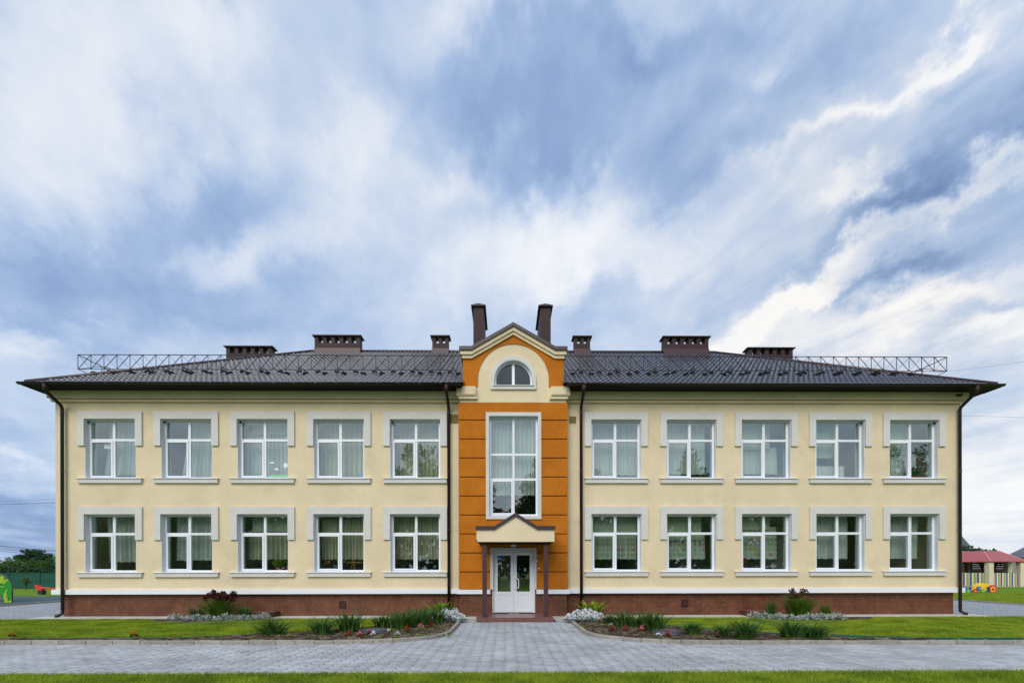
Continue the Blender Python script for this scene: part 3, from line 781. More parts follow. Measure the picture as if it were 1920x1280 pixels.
for (pa, pb, pc, pd) in [(xa + bd, cx - .035, T2 + .04, z1 - bd), (cx + .035, xb - bd, T2 + .04, z1 - bd), (xa + bd, cx - .035, T1 + .04, T2 - .04), (cx + .035, xb - bd, T1 + .04, T2 - .04),
                         (a0 + sb, a1 - sb, c0_ + sb, c1 - sb), (cx + .035, xb - bd, z0 + bd, T1 - .04)]:
    MB().box(pa - .003, pb + .003, -.142, -.136, pc - .003, pd + .003).build('pane', M['glass'], bw)
m_ = MB(); m_.box(-.91, -.81, -.36, -.28, 3.325, 6.958); m_.box(.877, .977, -.36, -.28, 3.325, 6.958); m_.box(-.81, .877, -.36, -.28, 6.845, 6.958); m_.box(-.81, .877, -.36, -.28, 3.325, 3.425)
m_.build('window_surround', M['trim'], bw)
m_ = MB(); m_.box(-.818, -.802, -.358, .0, 3.427, 6.843); m_.box(.867, .883, -.358, .0, 3.427, 6.843); m_.box(-.802, .867, -.358, .0, 6.832, 6.846); m_.box(-.802, .867, -.358, -.175, 3.424, 3.436)
m_.build('reveal', M['reveal'], bw)

# pediment
TC = (.03, 8.09)
def arc(r, n=28, a0=0, a1=math.pi): return [(TC[0] + r * math.cos(a0 + (a1 - a0) * i / n), TC[1] + r * math.sin(a0 + (a1 - a0) * i / n)) for i in range(n + 1)]
def roofline(x, dz):
    u = abs(x - .03)
    return (9.14 if u > 1.415 else 9.14 + (1.415 - u) / 1.415 * .81) + dz
mb = MB()
# cream field with the round-headed hole
mb.strip(arc(.655), arc(1.26), -.285, 0)
for s in (-1, 1):
    a, b_ = sorted((TC[0] + s * .655, TC[0] + s * 1.26)); mb.box(a, b_, -.285, 0, 7.87, 8.09)
mb.box(-1.68, 1.74, -.285, 0, 7.30, 7.87)
mb.box(-1.78, 1.83, -.31, 0, 7.302, 7.40)
ped = mb.build('pediment', M['cream'], B)
# orange spandrels round the arch
inner = arc(1.21, 40); outer = []
for (x, z) in inner:
    ang = math.atan2(z - TC[1], x - TC[0])
    # cast the ray to the outline
    best = None
    for k in range(1, 4000):
        rr = k * .0008 + 1.21
        xx, zz2 = TC[0] + rr * math.cos(ang), TC[1] + rr * math.sin(ang)
        if abs(xx - .03) > 1.72 or zz2 > roofline(xx, -.34): break
    outer.append((max(.03 - 1.72, min(.03 + 1.72, xx)), min(zz2, roofline(xx, -.34))))
mb = MB(); mb.strip(inner, outer, -.315, 0)
# fill the outer upper corners exactly
for s in (-1, 1):
    a, b_ = sorted((TC[0] + s * 1.21, TC[0] + s * 1.72)); mb.box(a, b_, -.315, 0, 7.835, 8.09)
mb.build('spandrel', M['orange'], ped)
mb = MB(); mb.box(-1.69, 1.75, 0.0, 3.5, 7.75, 8.8); mb.prism([(-1.69, 8.8), (1.75, 8.8), (1.445, 8.85), (.03, 9.6), (-1.385, 8.85)], .001, 3.5); mb.build('dormer_body', M['orange'], ped)
def cap_path(half, dz): return [(.03 - half, 9.14 + dz), (.03 - 1.415, 9.14 + dz), (.03, 9.95 + dz), (.03 + 1.415, 9.14 + dz), (.03 + half, 9.14 + dz)]
MB().strip(cap_path(1.83, 0), cap_path(1.83, -.12), -.50, 3.6).build('pediment_roof', M['cap'], ped)
MB().strip(cap_path(1.80, -.12), cap_path(1.80, -.25), -.44, 0).build('raking_cornice', M['cream'], ped)
MB().strip(cap_path(1.74, -.25), cap_path(1.74, -.36), -.38, 0).build('raking_cornice', M['cream'], ped)
MB().box(.03 - 1.77, .03 + 1.77, .01, 3.5, 8.90, 9.03).build('eave_board', M['orange'], ped)
for s in (-1, 1):
    a, b_ = sorted((.03 + s * 1.27, .03 + s * 1.92)); mb = MB(); mb.box(a, b_, -.44, .0, 7.50, 7.80)
    c_, d_ = sorted((.03 + s * 1.23, .03 + s * 1.86)); mb.box(c_, d_, -.40, .0, 7.40, 7.50)
    e_, f_ = sorted((.03 + s * 1.30, .03 + s * 1.82)); mb.box(e_, f_, -.46, -.44, 7.53, 7.80)
    mb.build('corbel', M['cream'], ped)
# round-headed window
mb = MB(); mb.strip(arc(.655), arc(.775), -.35, -.28)
for s in (-1, 1):
    a, b_ = sorted((TC[0] + s * .655, TC[0] + s * .775)); mb.box(a, b_, -.35, -.28, 7.865, 8.09)
mb.box(TC[0] - .775, TC[0] + .775, -.35, -.28, 7.745, 7.865)
aw = MB(); aw.strip(arc(.585), arc(.65), -.16, -.09)
for s in (-1, 1):
    a, b_ = sorted((TC[0] + s * .585, TC[0] + s * .65)); aw.box(a, b_, -.16, -.09, 7.94, 8.09)
aw.box(TC[0] - .65, TC[0] + .65, -.16, -.09, 7.875, 7.94); aw.box(TC[0] - .045, TC[0] + .045, -.164, -.09, 7.94, 8.09 + .58)
awo = aw.build('attic_window', M['pvc'], B)
mb.build('window_surround', M['trim'], awo)
MB().box(TC[0] - .70, TC[0] + .70, -.39, -.17, 7.862, 7.876).build('sill_cap', M['pvc'], awo)
mb = MB(); mb.strip(arc(.640), arc(.657), -.345, -.0)
mb.build('reveal', M['reveal'], awo)
for s in (-1, 1):
    pts = [(TC[0] + s * .04, 7.93), (TC[0] + s * .59, 7.93)] + [(TC[0] + s * .59 * math.cos(q * math.pi / 24), 8.09 + .59 * math.sin(q * math.pi / 24)) for q in range(0, 12)] + [(TC[0] + s * .04, 8.09 + .588)]
    MB().prism(pts, -.125, -.119).build('pane', M['glass_dark'], awo)
MB().box(-.72, .78, .3, .32, 7.7, 8.8).build('attic_screen', M['interior_dark'], B)

# door and its surround
m_ = MB(); m_.box(-.765, -.672, -.36, -.245, .935, 2.355); m_.box(.732, .805, -.36, -.245, .935, 2.355); m_.box(-.672, .732, -.36, -.245, 2.262, 2.355)
m_.box(-.70, -.672, -.30, -.245, .13, .935); m_.box(.732, .76, -.30, -.245, .13, .935)
m_.build('door_surround', M['trim'], B)
m_ = MB(); m_.box(-.672, -.625, -.24, -.15, .13, 2.262); m_.box(.685, .732, -.24, -.15, .13, 2.262); m_.box(-.625, .685, -.24, -.15, 2.215, 2.262); m_.build('door_frame', M['pvc'], B)
for s in (-1, 1):
    xa, xb = (-.622, .027) if s < 0 else (.033, .682)
    d = MB(); st = .10; y0, y1 = -.225, -.165
    d.box(xa, xa + st, y0, y1, .15, 2.205); d.box(xb - st, xb, y0, y1, .15, 2.205)
    d.box(xa + st, xb - st, y0, y1, .15, .24); d.box(xa + st, xb - st, y0, y1, .74, .86); d.box(xa + st, xb - st, y0, y1, 2.10, 2.205)
    d.box(xa + st, xb - st, y0 + .012, y1 - .01, .24, .74)
    d.box(xa + st + .05, xb - st - .05, y0 + .004, y0 + .012, .30, .69)
    do = d.build('door', M['pvc'], B)
    MB().box(xa + st - .004, xb - st + .004, -.199, -.193, .856, 2.104).build('pane', M['glass'], do)
    for zh in (.45, 1.5, 2.0):
        xh = -.63 if s < 0 else .69
        MB().tube([(xh, -.24, zh - .05), (xh, -.24, zh + .05)], .014, 8).build('hinge', M['pvc'], do)
    if s > 0:
        hp = [(.085, -.225, 1.30), (.10, -.29, 1.30), (.175, -.31, 1.29), (.20, -.31, 1.25), (.20, -.31, 1.02), (.175, -.31, .98), (.10, -.29, .97), (.085, -.225, .97)]
        MB().tube(hp, .017, 8).build('handle', M['white'], do, True)
        m_ = MB(); m_.box(.075, .095, -.229, -.225, .95, 1.32); m_.build('lock_plate', M['pvc'], do)
        MB().tube([(.06, -.24, 1.56), (.06, -.224, 1.56)], .012, 8).build('keyhole', M['gutter'], do)
    else:
        st_ = MB().box(-.51, -.37, -.2035, -.2, 1.92, 2.09).build('sticker', M['blue'], do)
        MB().box(-.50, -.42, -.2045, -.2036, 1.97, 2.0).build('sticker_print', M['white'], do)
# steps
st = MB().box(-1.13, 1.22, -1.83, -.26, -.03, .115).build('step', M['column'], B)
bevel(st, .006, 1)
nx, ny = 8, 5
smx = {}
for i in range(nx):
    for j in range(ny):
        ww_, hh_ = 2.39 / nx, 1.61 / ny
        if 'm' not in smx:
            q = MB(); q.box(-ww_ / 2 + .002, ww_ / 2 - .002, -hh_ / 2 + .002, hh_ / 2 - .002, 0, .015); smx['m'] = q.mesh('tile', M['step'])
        link('tile', smx['m'], st, (-1.15 + ww_ * (i + .5), -1.85 + hh_ * (j + .5), .116))
for i in range(nx):
    ww_ = 2.39 / nx
    if 'f' not in smx:
        q = MB(); q.box(-ww_ / 2 + .002, ww_ / 2 - .002, 0, .012, -.06, .052); smx['f'] = q.mesh('tile', M['step'])
    link('tile', smx['f'], st, (-1.15 + ww_ * (i + .5), -1.843, .062))
for xm in (-.42, .48):
    tag(MB().box(xm - .27, xm + .27, -.60, -.28, .1315, .143).build('doormat', M['black']), 'black doormat on the step before the %s door leaf' % ('left' if xm < 0 else 'right, handled'), 'doormat', 'doormats on the entrance step')
# canopy
CX = .07
prof = [(-1.226, 0), (-.655, 0), (0, .415), (.675, 0), (1.226, 0)]
def cp(dz, grow=0): return [(CX + x + (grow if i == 4 else -grow if i == 0 else 0), 2.97 + z + dz) for i, (x, z) in enumerate(prof)]
can = MB().prism([(CX - 1.215, 2.48), (CX + 1.215, 2.48)] + [(x, z) for x, z in reversed([(CX + px_ * .991, 2.865 + pz_) for px_, pz_ in prof])], -1.72, -.306).build('canopy', M['cream'], B)
MB().strip(cp(0, .02), cp(-.107, .02), -1.78, -.306).build('canopy_roof', M['cap'], can)
MB().box(CX - 1.19, CX + 1.19, -1.70, -.306, 2.462, 2.479).build('soffit', M['soffit'], can)
MB().box(CX - 1.235, CX - 1.205, -1.76, -1.70, 2.50, 2.54).build('spout', M['gutter'], can)
q = MB(); q.tube([(CX - .05, -.62, 2.46), (CX - .05, -.62, 2.44), (CX - .05, -.62, 2.40), (CX - .05, -.62, 2.37)], [.10, .12, .09, .03], 16); q.build('ceiling_lamp', mat('lamp_glass', lin(190, 196, 190), .2), can, True)
for s in (-1, 1):
    x_ = .063 + s * .968
    bevel(MB().box(x_ - .07, x_ + .07, -1.57, -1.43, .132, 2.462).build('column', M['column'], B), .01, 2)
# call point and little sensor beside the door
q = MB(); q.box(.84, .92, -.335, -.305, 1.60, 1.70); cpnt = q.build('alarm_call_point', M['red'], B)
MB().box(.862, .90, -.34, -.335, 1.63, 1.67).build('button', M['white'], cpnt)
MB().box(.80, .84, -.40, -.36, 1.88, 1.93).build('door_sensor', M['white'], B)
# olive vents, plinth vents
def vent(xa, xb, za, zb, y, m1, m2, name='vent'):
    m_ = MB(); t_ = .025
    m_.box(xa, xb, y - .012, y, za, za + t_); m_.box(xa, xb, y - .012, y, zb - t_, zb); m_.box(xa, xa + t_, y - .012, y, za + t_, zb - t_); m_.box(xb - t_, xb, y - .012, y, za + t_, zb - t_)
    o = m_.build(name, m1, B)
    n_ = 7
    for i in range(n_):
        z = za + t_ + (zb - za - 2 * t_) * i / n_; MB().box(xa + t_, xb - t_, y - .009, y - .001, z + .004, z + (zb - za - 2 * t_) / n_ - .004).build('slat', m2, o)
vent(-2.16, -1.86, 6.68, 6.99, -.002, M['olive'], M['olive']); vent(1.95, 2.24, 6.65, 6.95, -.002, M['cream'], M['olive'])
vent(-6.04, -5.81, .28, .52, .112, M['gutter'], M['column']); vent(5.93, 6.16, .30, .54, .112, M['gutter'], M['column'])
# camera under the eaves
q = MB(); q.box(15.42, 15.52, -.18, -.14, 7.60, 7.66); q.tube([(15.47, -.20, 7.62), (15.40, -.36, 7.57)], .045, 10); q.build('security_camera', M['gutter'], B)

# roof -----------------------------------------------------------------
EY, HX, RY, EZ, TAN = -.65, 16.24, 6.05, 7.795, .60
HL, HR = -16.12, 16.36
RISE = RY - EY
roof = None
def slope_mesh(half_u, inner_fn, place, ncyc, step=.30, sub=8, rows=None):
    """u along the eave, v plan distance inward; hips clip u by v"""
    n_rows = int(math.ceil(RISE / step)); wave = .183
    us = np.arange(-half_u, half_u + wave / sub, wave / sub)
    prof_v = []
    for r_ in range(n_rows):
        for fr in (0.0, .012, .35, .7, .97):
            v = r_ * step + (.028 if fr == 0 else 0 if fr == .012 else fr * step)
            if v <= RISE + 1e-6 and not (r_ == 0 and fr == 0): prof_v.append((v, r_, fr))
    prof_v.append((RISE, n_rows, 0))
    vs = []; nU = len(us)
    h_wave = .5 + .5 * np.cos(2 * np.pi * us / wave); h_wave = h_wave ** 1.2
    lines = []
    for (v, r_, fr) in prof_v:
        lim = max(half_u - v, 0.0)
        uc = np.clip(us, -lim, lim) if inner_fn is None else us
        lift = .036 * h_wave + (.026 * (1 - fr) if fr > 0.005 else -.004) * (.7 + .3 * h_wave)
        z = EZ + TAN * v + lift + .01
        lines.append(np.stack([uc, np.full(nU, v), z], 1))
    A = np.array(lines)
    nv = len(lines); idx = np.arange(nv * nU).reshape(nv, nU)
    w0 = (A[:-1, 1:, 0] - A[:-1, :-1, 0]) > 1e-6; w1 = (A[1:, 1:, 0] - A[1:, :-1, 0]) > 1e-6
    q = w0 | w1
    F = np.stack([idx[:-1, :-1][q], idx[:-1, 1:][q], idx[1:, 1:][q], idx[1:, :-1][q]], 1)
    return place(A.reshape(-1, 3)), F
V, F = slope_mesh(HX, None, lambda A: np.stack([A[:, 0] + .12, A[:, 1] + EY, A[:, 2]], 1), 0)
# open the front slope where the entrance bay stands
ctr = V[F].mean(1); keep = ~((np.abs(ctr[:, 0] - .03) < 1.66) & (ctr[:, 1] < .6))
roof = stuff(link('roof', mesh_np('roof', V, F[keep], M['roof'], False), B))
DPT = 2 * RISE
V, F = slope_mesh(RISE, None, lambda A: np.stack([HL + A[:, 1], EY + RISE - A[:, 0], A[:, 2]], 1), 0, sub=4)
stuff(link('side_slope', mesh_np('side_slope', V, F, M['roof']), B))
V, F = slope_mesh(RISE, None, lambda A: np.stack([HR - A[:, 1], EY + RISE + A[:, 0], A[:, 2]], 1), 0, sub=4)
stuff(link('side_slope', mesh_np('side_slope', V, F, M['roof']), B))
mb = MB(); mb.add([(HL, EY + DPT, EZ), (HR, EY + DPT, EZ), (HR - RISE, RY, EZ + TAN * RISE), (HL + RISE, RY, EZ + TAN * RISE)], [(0, 1, 2, 3)]); mb.build('back_slope', M['roof'], B)
zr = EZ + TAN * RISE + .05
MB().tube([(HL + RISE, RY, zr), (HR - RISE, RY, zr)], .075, 10).build('ridge_cap', M['metal_brown'], roof, True)
for s in (-1, 1):
    MB().tube([((HR if s > 0 else HL), EY, EZ + .04), ((HR - RISE if s > 0 else HL + RISE), RY, zr)], .07, 8).build('hip_cap', M['metal_brown'], roof, True)
    MB().tube([((HR if s > 0 else HL), EY + DPT, EZ + .04), ((HR - RISE if s > 0 else HL + RISE), RY, zr)], .07, 8).build('hip_cap', M['metal_brown'], roof, True)
# soffit boards (many narrow panels) and fascia
mb = MB(); x = HL + .02
while x < HR - .02:
    if not (-1.8 < x + .12 < 1.8): mb.box(x, x + .235, EY + .01, 0.0, 7.736, 7.75)
    x += .24
mb.box(HL + .02, -HW - .0, .0, 12.6, 7.736, 7.75); mb.box(HW, HR - .02, .0, 12.6, 7.736, 7.75); mb.box(-HW, HW, .0, 12.6, 7.75, 7.77)
mb.build('soffit', M['soffit'], B)
mb = MB(); mb.box(HL, -1.74, EY - .02, EY, 7.715, 7.80); mb.box(1.80, HR, EY - .02, EY, 7.715, 7.80); mb.box(HL - .02, HL, EY - .02, 12.7, 7.715, 7.80); mb.box(HR, HR + .02, EY - .02, 12.7, 7.715, 7.80)
mb.build('fascia', M['gutter'], B)
def gutter(p0, p1, inward):
    """half-round gutter: open shell"""
    p0, p1 = Vector(p0), Vector(p1); o = Vector(inward); n_ = 8; r = .065; vs = []
    for p in (p0, p1):
        for rr in (r, r - .008):
            for k in range(n_ + 1):
                a = math.pi * k / n_; vs.append(tuple(p + o * (rr * math.cos(a)) + Vector((0, 0, -rr * math.sin(a)))))
    m_ = n_ + 1; fs = []
    for k in range(n_):
        fs.append((k, k + 1, 2 * m_ + k + 1, 2 * m_ + k)); fs.append((m_ + k, 3 * m_ + k, 3 * m_ + k + 1, m_ + k + 1))
        fs.append((k, m_ + k, m_ + k + 1, k + 1)); fs.append((2 * m_ + k, 2 * m_ + k + 1, 3 * m_ + k + 1, 3 * m_ + k))
    for k in (0, n_): fs.append((k, 2 * m_ + k, 3 * m_ + k, m_ + k))
    mb = MB(); mb.add(vs, fs)
    mb.tube([p0 - o * r, p1 - o * r], .011, 6)
    return mb
gz = 7.785
gL = gutter((HL - .14, EY - .09, gz), (-1.72, EY - .09, gz), (0, 1, 0)).build('gutter', M['gutter'], B, True)
gR = gutter((1.78, EY - .09, gz), (HR + .14, EY - .09, gz), (0, 1, 0)).build('gutter', M['gutter'], B, True)
gutter((HL - .09, EY - .1, gz), (HL - .09, 12.8, gz), (1, 0, 0)).build('gutter', M['gutter'], B, True)
gutter((HR + .09, EY - .1, gz), (HR + .09, 12.8, gz), (-1, 0, 0)).build('gutter', M['gutter'], B, True)
q = MB(); q.box(-.012, .012, -.16, -.02, -.002, .004); q.box(-.012, .012, -.165, -.155, -.04, .004); brk = q.mesh('gutter_bracket', M['metal_brown'])
for i in range(48):
    x = -16.1 + i * .685
    if abs(x) < 1.9: continue
    link('gutter_bracket', brk, gL if x < 0 else gR, (x, EY, gz))
# downpipes
for x in (-15.38, -2.20, 2.37, 15.58):
    pts = [(x, EY - .09, 7.73), (x, EY - .09, 7.60), (x, EY - .04, 7.52), (x, -.16, 7.22), (x, -.12, 7.12), (x, -.12, .30 if abs(x) > 5 else .12)]
    if abs(x) > 5: pts += [(x, -.13, .14), (x + (-.08 if x < 0 else .08), -.2, .07), (x + (-.14 if x < 0 else .14), -.26, .05)]
    dp = MB().tube(pts, .052, 12).build('downpipe', M['gutter'], B, True)
    MB().tube([(x, EY - .09, 7.74), (x, EY - .09, 7.54)], .066, 12).build('outlet', M['chimney'], dp, True)
    for z in (7.0, 5.0, 3.0, 1.1):
        MB().tube([(x, -.12, z - .018), (x, -.12, z + .018)], .061, 12).build('clip', M['metal_brown'], dp)
# snow guards (staggered pairs)
q = MB(); q.add([(-.085, 0, 0), (.085, 0, 0), (.085, .16, .095), (-.085, .16, .095), (-.07, .02, .085), (.07, .02, .085)], [(0, 1, 5, 4), (1, 2, 5), (0, 4, 3), (4, 5, 2, 3), (0, 3, 2, 1)])
sg = q.mesh('snow_guard', M['soffit'])
i = 0; x = -15.4
while x < 15.5:
    if abs(x) > 1.9:
        v = 1.35 if i % 2 else 1.62
        if HX - abs(x) > v - .2: link('snow_guard', sg, roof, (x, EY + v, EZ + TAN * v + .055))
    i += 1; x += .345
# chimneys
def chimney(xc, yc, wx, wy, n_hole, z0, cap_over=.09, ztop=12.6):
    hx, hy = wx / 2, wy / 2; zb = ztop - .42
    m_ = MB(); m_.box(xc - hx, xc + hx, yc - hy, yc + hy, z0, zb)
    if n_hole:
        pw = (wx - n_hole * .22) / (n_hole + 1) if wx > 1 else (wx - n_hole * .16) / (n_hole + 1)
        hw = (wx - pw * (n_hole + 1)) / n_hole
        for i in range(n_hole + 1):
            xa = xc - hx + i * (pw + hw); m_.box(xa, xa + pw, yc - hy, yc + hy, zb, ztop - .12)
    else: m_.box(xc - hx, xc + hx, yc - hy, yc + hy, zb, ztop - .12)
    o = m_.build('chimney', M['chimney'], B)
    m_ = MB(); m_.box(xc - hx - .025, xc + hx + .025, yc - hy - .025, yc + hy + .025, z0, (z0 + .001) if n_hole == 0 else max(z0 + .02, FL.get(round(xc, 2), z0 + .02))); m_.build('flashing', M['column'], o)
    a, b_ = hx + cap_over, hy + cap_over
    vs = [(xc - a, yc - b_, ztop - .12), (xc + a, yc - b_, ztop - .12), (xc + a, yc + b_, ztop - .12), (xc - a, yc + b_, ztop - .12),
          (xc - a, yc - b_, ztop - .08), (xc + a, yc - b_, ztop - .08), (xc + a, yc + b_, ztop - .08), (xc - a, yc + b_, ztop - .08)]
    if wx >= wy: vs += [(xc - a * .93, yc, ztop + .02), (xc + a * .93, yc, ztop + .02)]; top_ = [(4, 5, 9, 8), (5, 6, 9), (6, 7, 8, 9), (7, 4, 8)]
    else: vs += [(xc, yc - b_ * .93, ztop + .02), (xc, yc + b_ * .93, ztop + .02)]; top_ = [(4, 5, 8), (5, 6, 9, 8), (6, 7, 9), (7, 4, 8, 9)]
    m_ = MB(); m_.add(vs, [(0, 3, 2, 1), (0, 1, 5, 4), (1, 2, 6, 5), (2, 3, 7, 6), (3, 0, 4, 7)] + top_)
    m_.build('chimney_cap', M['chimney_cap'], o)
    return o
FL = {-8.1: 11.93, 8.25: 11.93, -3.3: 11.93, 3.35: 11.93}
chimney(-12.55, 6.7, 2.15, .40, 5, 8.6, ztop=12.38); chimney(12.6, 6.7, 2.15, .40, 5, 8.6, ztop=12.38)
chimney(-8.1, 6.05, 2.1, .40, 5, 10.8); chimney(8.25, 6.05, 2.1, .40, 5, 10.8)
chimney(-3.3, 6.05, .74, .40, 2, 10.8); chimney(3.35, 6.05, .74, .40, 2, 10.8)
chimney(-1.36, 4.2, .43, 1.9, 0, 9.0); chimney(1.42, 4.2, .43, 1.9, 0, 9.0)

# roof railings (lattice), one on each side of the bay
def railing(s):
    y = EY + 1.05; zt, zbm = 9.20, 8.69; x_in = .03 + s * 1.95; x_out = -15.30 if s < 0 else 15.60
    r = empty('roof_railing', (x_out, y, zbm), 'dark steel lattice railing on the roof edge %s of the entrance gable' % ('left' if s < 0 else 'right'), 'railing', 'lattice railings on the roof')
    th = .011
    MB().tube([(x_in, y, zt), (x_out, y, zt)], th + .003, 6).build('top_rail', M['rail'], r); MB().tube([(x_in, y, zbm), (x_out, y, zbm)], th, 6).build('bottom_rail', M['rail'], r)
    MB().tube([(x_out, y, zt), (x_out, 11.3, zt)], th + .003, 6).build('top_rail', M['rail'], r); MB().tube([(x_out, y, zbm), (x_out, 11.3, zbm)], th, 6).build('bottom_rail', M['rail'], r)
    pitch = .455
    P0 = MB().tube([(0, 0, zbm), (0, 0, zt)], .012, 6).mesh('post', M['rail'])
    D0 = MB().tube([(0, 0, zbm), (s * -pitch, 0, zt)], .011, 6).mesh('diagonal', M['rail']); D1 = MB().tube([(0, 0, zt), (s * -pitch, 0, zbm)], .005, 5).mesh('diagonal', M['rail'])
    S0 = MB().tube([(0, 0, zbm + .04), (0, .30, zbm - .05), (s * -.07, .70, 8.92)], .013, 6)
    rz = EZ + TAN * 1.05 + .03
    S0 = MB().tube([(0, 0, zbm + .10), (s * -.10, .62, EZ + TAN * 1.67 + .02)], .014, 6).mesh('strut', M['rail'])
    L0 = MB().tube([(0, 0, zbm), (0, 0, rz)], .010, 6).mesh('leg', M['rail'])
    n_ = int(abs(x_out - x_in) / pitch)
    offv = OFF[r.name]
    for i in range(n_ + 1):
        x = x_out - s * i * pitch
        link('post', P0, r, Vector((x, y, 0)) - offv)
        if i < n_:
            link('diagonal', D0, r, Vector((x, y, 0)) - offv); link('diagonal', D1, r, Vector((x, y, 0)) - offv)
        if i % 3 == 2: link('strut', S0, r, Vector((x, y, 0)) - offv); link('leg', L0, r, Vector((x, y, 0)) - offv)
    pitch2 = 1.0
    P1 = P0; D2 = MB().tube([(0, 0, zbm), (0, pitch2, zt)], .011, 6).mesh('diagonal', M['rail'])
    for i in range(1, 11):
        link('post', P1, r, Vector((x_out, y + i * pitch2, 0)) - offv); link('diagonal', D2, r, Vector((x_out, y + (i - 1) * pitch2, 0)) - offv)
        if i % 2 == 1: MB().tube([(x_out, y + i * pitch2, zbm + .1), (x_out - s * .55, y + i * pitch2, EZ + TAN * 1.65 + .02)], .014, 6).build('strut', M['rail'], r)
railing(-1); railing(1)

# ------------------------------------------------------------------ curtains, blinds and things on the window sills
def curtain(xa, xb, z0, z1, y, m, label, seed, folds=.115, cat='curtain', slant=0.0, amp=.045):
    rg = np.random.default_rng(seed); n_ = int((xb - xa) / .012); u = np.linspace(0, 1, n_ + 1); nz = 6
    ph = rg.uniform(0, 6); x = xa + (xb - xa) * u; V = []
    for k in range(nz + 1):
        v = k / nz; a = amp * (.7 + .5 * (1 - v)); yy = y + a * np.sin(2 * np.pi * (x - xa) / (folds * (1.2 + .3 * math.sin(seed))) + ph + .5 * np.sin(3 * x + seed)) + .4 * a * np.sin(2 * np.pi * (x - xa) / .21 + 2 * v)
        zb = z0 + .012 * np.sin(2 * np.pi * (x - xa) / folds / 2.2 + ph); zz_ = zb + (z1 - zb) * v
        xx = x + slant * (1 - v) ** 1.4 * (1 - u)
        V.append(np.stack([xx, yy, zz_], 1))
    V = np.array(V).reshape(-1, 3); idx = np.arange((nz + 1) * (n_ + 1)).reshape(nz + 1, n_ + 1)
    F = np.stack([idx[:-1, :-1].ravel(), idx[:-1, 1:].ravel(), idx[1:, 1:].ravel(), idx[1:, :-1].ravel()], 1)
    me = mesh_np(cat.replace(' ', '_'), V, F, m, True)
    return tag(link('curtain', me), label, cat, 'curtains behind the windows')
def blind(xa, xb, z0, z1, y, label):
    q = MB(); q.box(xa, xb, y, y + .004, z0, z1); q.tube([(xa, y + .002, z0), (xb, y + .002, z0)], .012, 6)
    return tag(q.build('roller_blind', M['blind']), label, 'blind', 'roller blinds behind the windows')
UPL = ['leftmost', 'second from the left end', 'third from the left end', 'fourth from the left end', 'left neighbour of the bay']
NM = {}
desc_l = ['the left end window', 'the second window from the left end', 'the third window from the left end', 'the fourth window from the left end', 'the window just left of the orange bay']
desc_r = ['the window just right of the orange bay', 'the second window right of the orange bay', 'the third window right of the orange bay', 'the second window from the right end', 'the right end window']
WD = desc_l + desc_r
WW = ['at the left end', 'second from left', 'third from left', 'fourth from left', 'just left of the bay', 'just right of the bay', 'second right of the bay', 'third right of the bay', 'second from right', 'at the right end']
yc = .56
# upper storey: (window, x from, x to, bottom, top, material, word, slant)
for i, xa, xb, zb, zt, m, word, sl in [
    (0, -.15, .95, 4.98, 6.95, 'cur_white', 'sheer white curtain drawn to the right', -.22), (1, -.05, .95, 4.90, 6.95, 'cur_white', 'sheer white curtain with a swept edge', -.25),
    (2, -.75, .95, 4.93, 6.55, 'cur_white', 'sheer white curtain behind paper clouds', 0), (3, -.85, .95, 4.90, 6.95, 'cur_cream', 'pale striped curtain', 0),
    (4, -.95, .95, 4.88, 6.95, 'cur_cream', 'cream curtain across its full width', 0), (5, -.95, .86, 4.98, 6.95, 'cur_white', 'pale curtain across its full width', 0),
    (6, -.95, .55, 5.02, 6.95, 'cur_white', 'pale curtain short of the right edge', 0), (7, -.95, .45, 5.02, 5.98, 'cur_white', 'short white half curtain', 0),
    (8, -.95, .25, 4.8, 5.32, 'cur_white', 'low white cafe curtain', 0), (9, -.95, .25, 4.92, 5.75, 'cur_white', 'short pale half curtain', 0)]:
    c = WC[i]; sh = abs(c) * .024; xa -= sh if (i < 5 and xa > -.9) else 0; xb += sh if (i > 4 and xb < .9) else 0; curtain(c + xa, c + xb, zb, zt, yc, M[m], word + ' in the upstairs window ' + WW[i], 11 + i, slant=sl)
for i, xa, xb, zb, zt, m, word, sl in [
    (0, -.25, .95, 1.90, 3.65, 'cur_white', 'pale curtain drawn to the right', .1), (1, -.45, .95, 1.96, 3.65, 'cur_white', 'pale curtain with deep folds', 0), (2, -.60, .95, 1.98, 3.02, 'cur_cream', 'beige curtain under a blind', 0),
    (3, -.70, .95, 1.98, 3.40, 'cur_cream', 'olive beige curtain', 0), (4, -.95, .95, 1.98, 3.50, 'cur_cream', 'cream curtain across its full width', 0),
    (5, -.95, .75, 1.97, 2.92, 'cur_dots', 'curtain printed with coloured squares', 0), (6, -.95, .55, 1.97, 2.88, 'cur_dots', 'coloured-squares curtain under a low blind', 0),
    (7, -.95, .45, 1.97, 3.13, 'cur_dots', 'squares-printed curtain behind red flowers', 0), (8, -.95, .36, 1.98, 3.65, 'cur_white', 'grey white curtain', 0), (9, -.95, .27, 1.98, 3.65, 'cur_white', 'grey white curtain stopping halfway', 0)]:
    c = WC[i]; sh = abs(c) * .024; xa -= sh if (i < 5 and xa > -.9) else 0; xb += sh if (i > 4 and xb < .9) else 0; curtain(c + xa, c + xb, zb, zt, yc, M[m], word + ' in the downstairs window ' + WW[i], 51 + i, slant=sl)
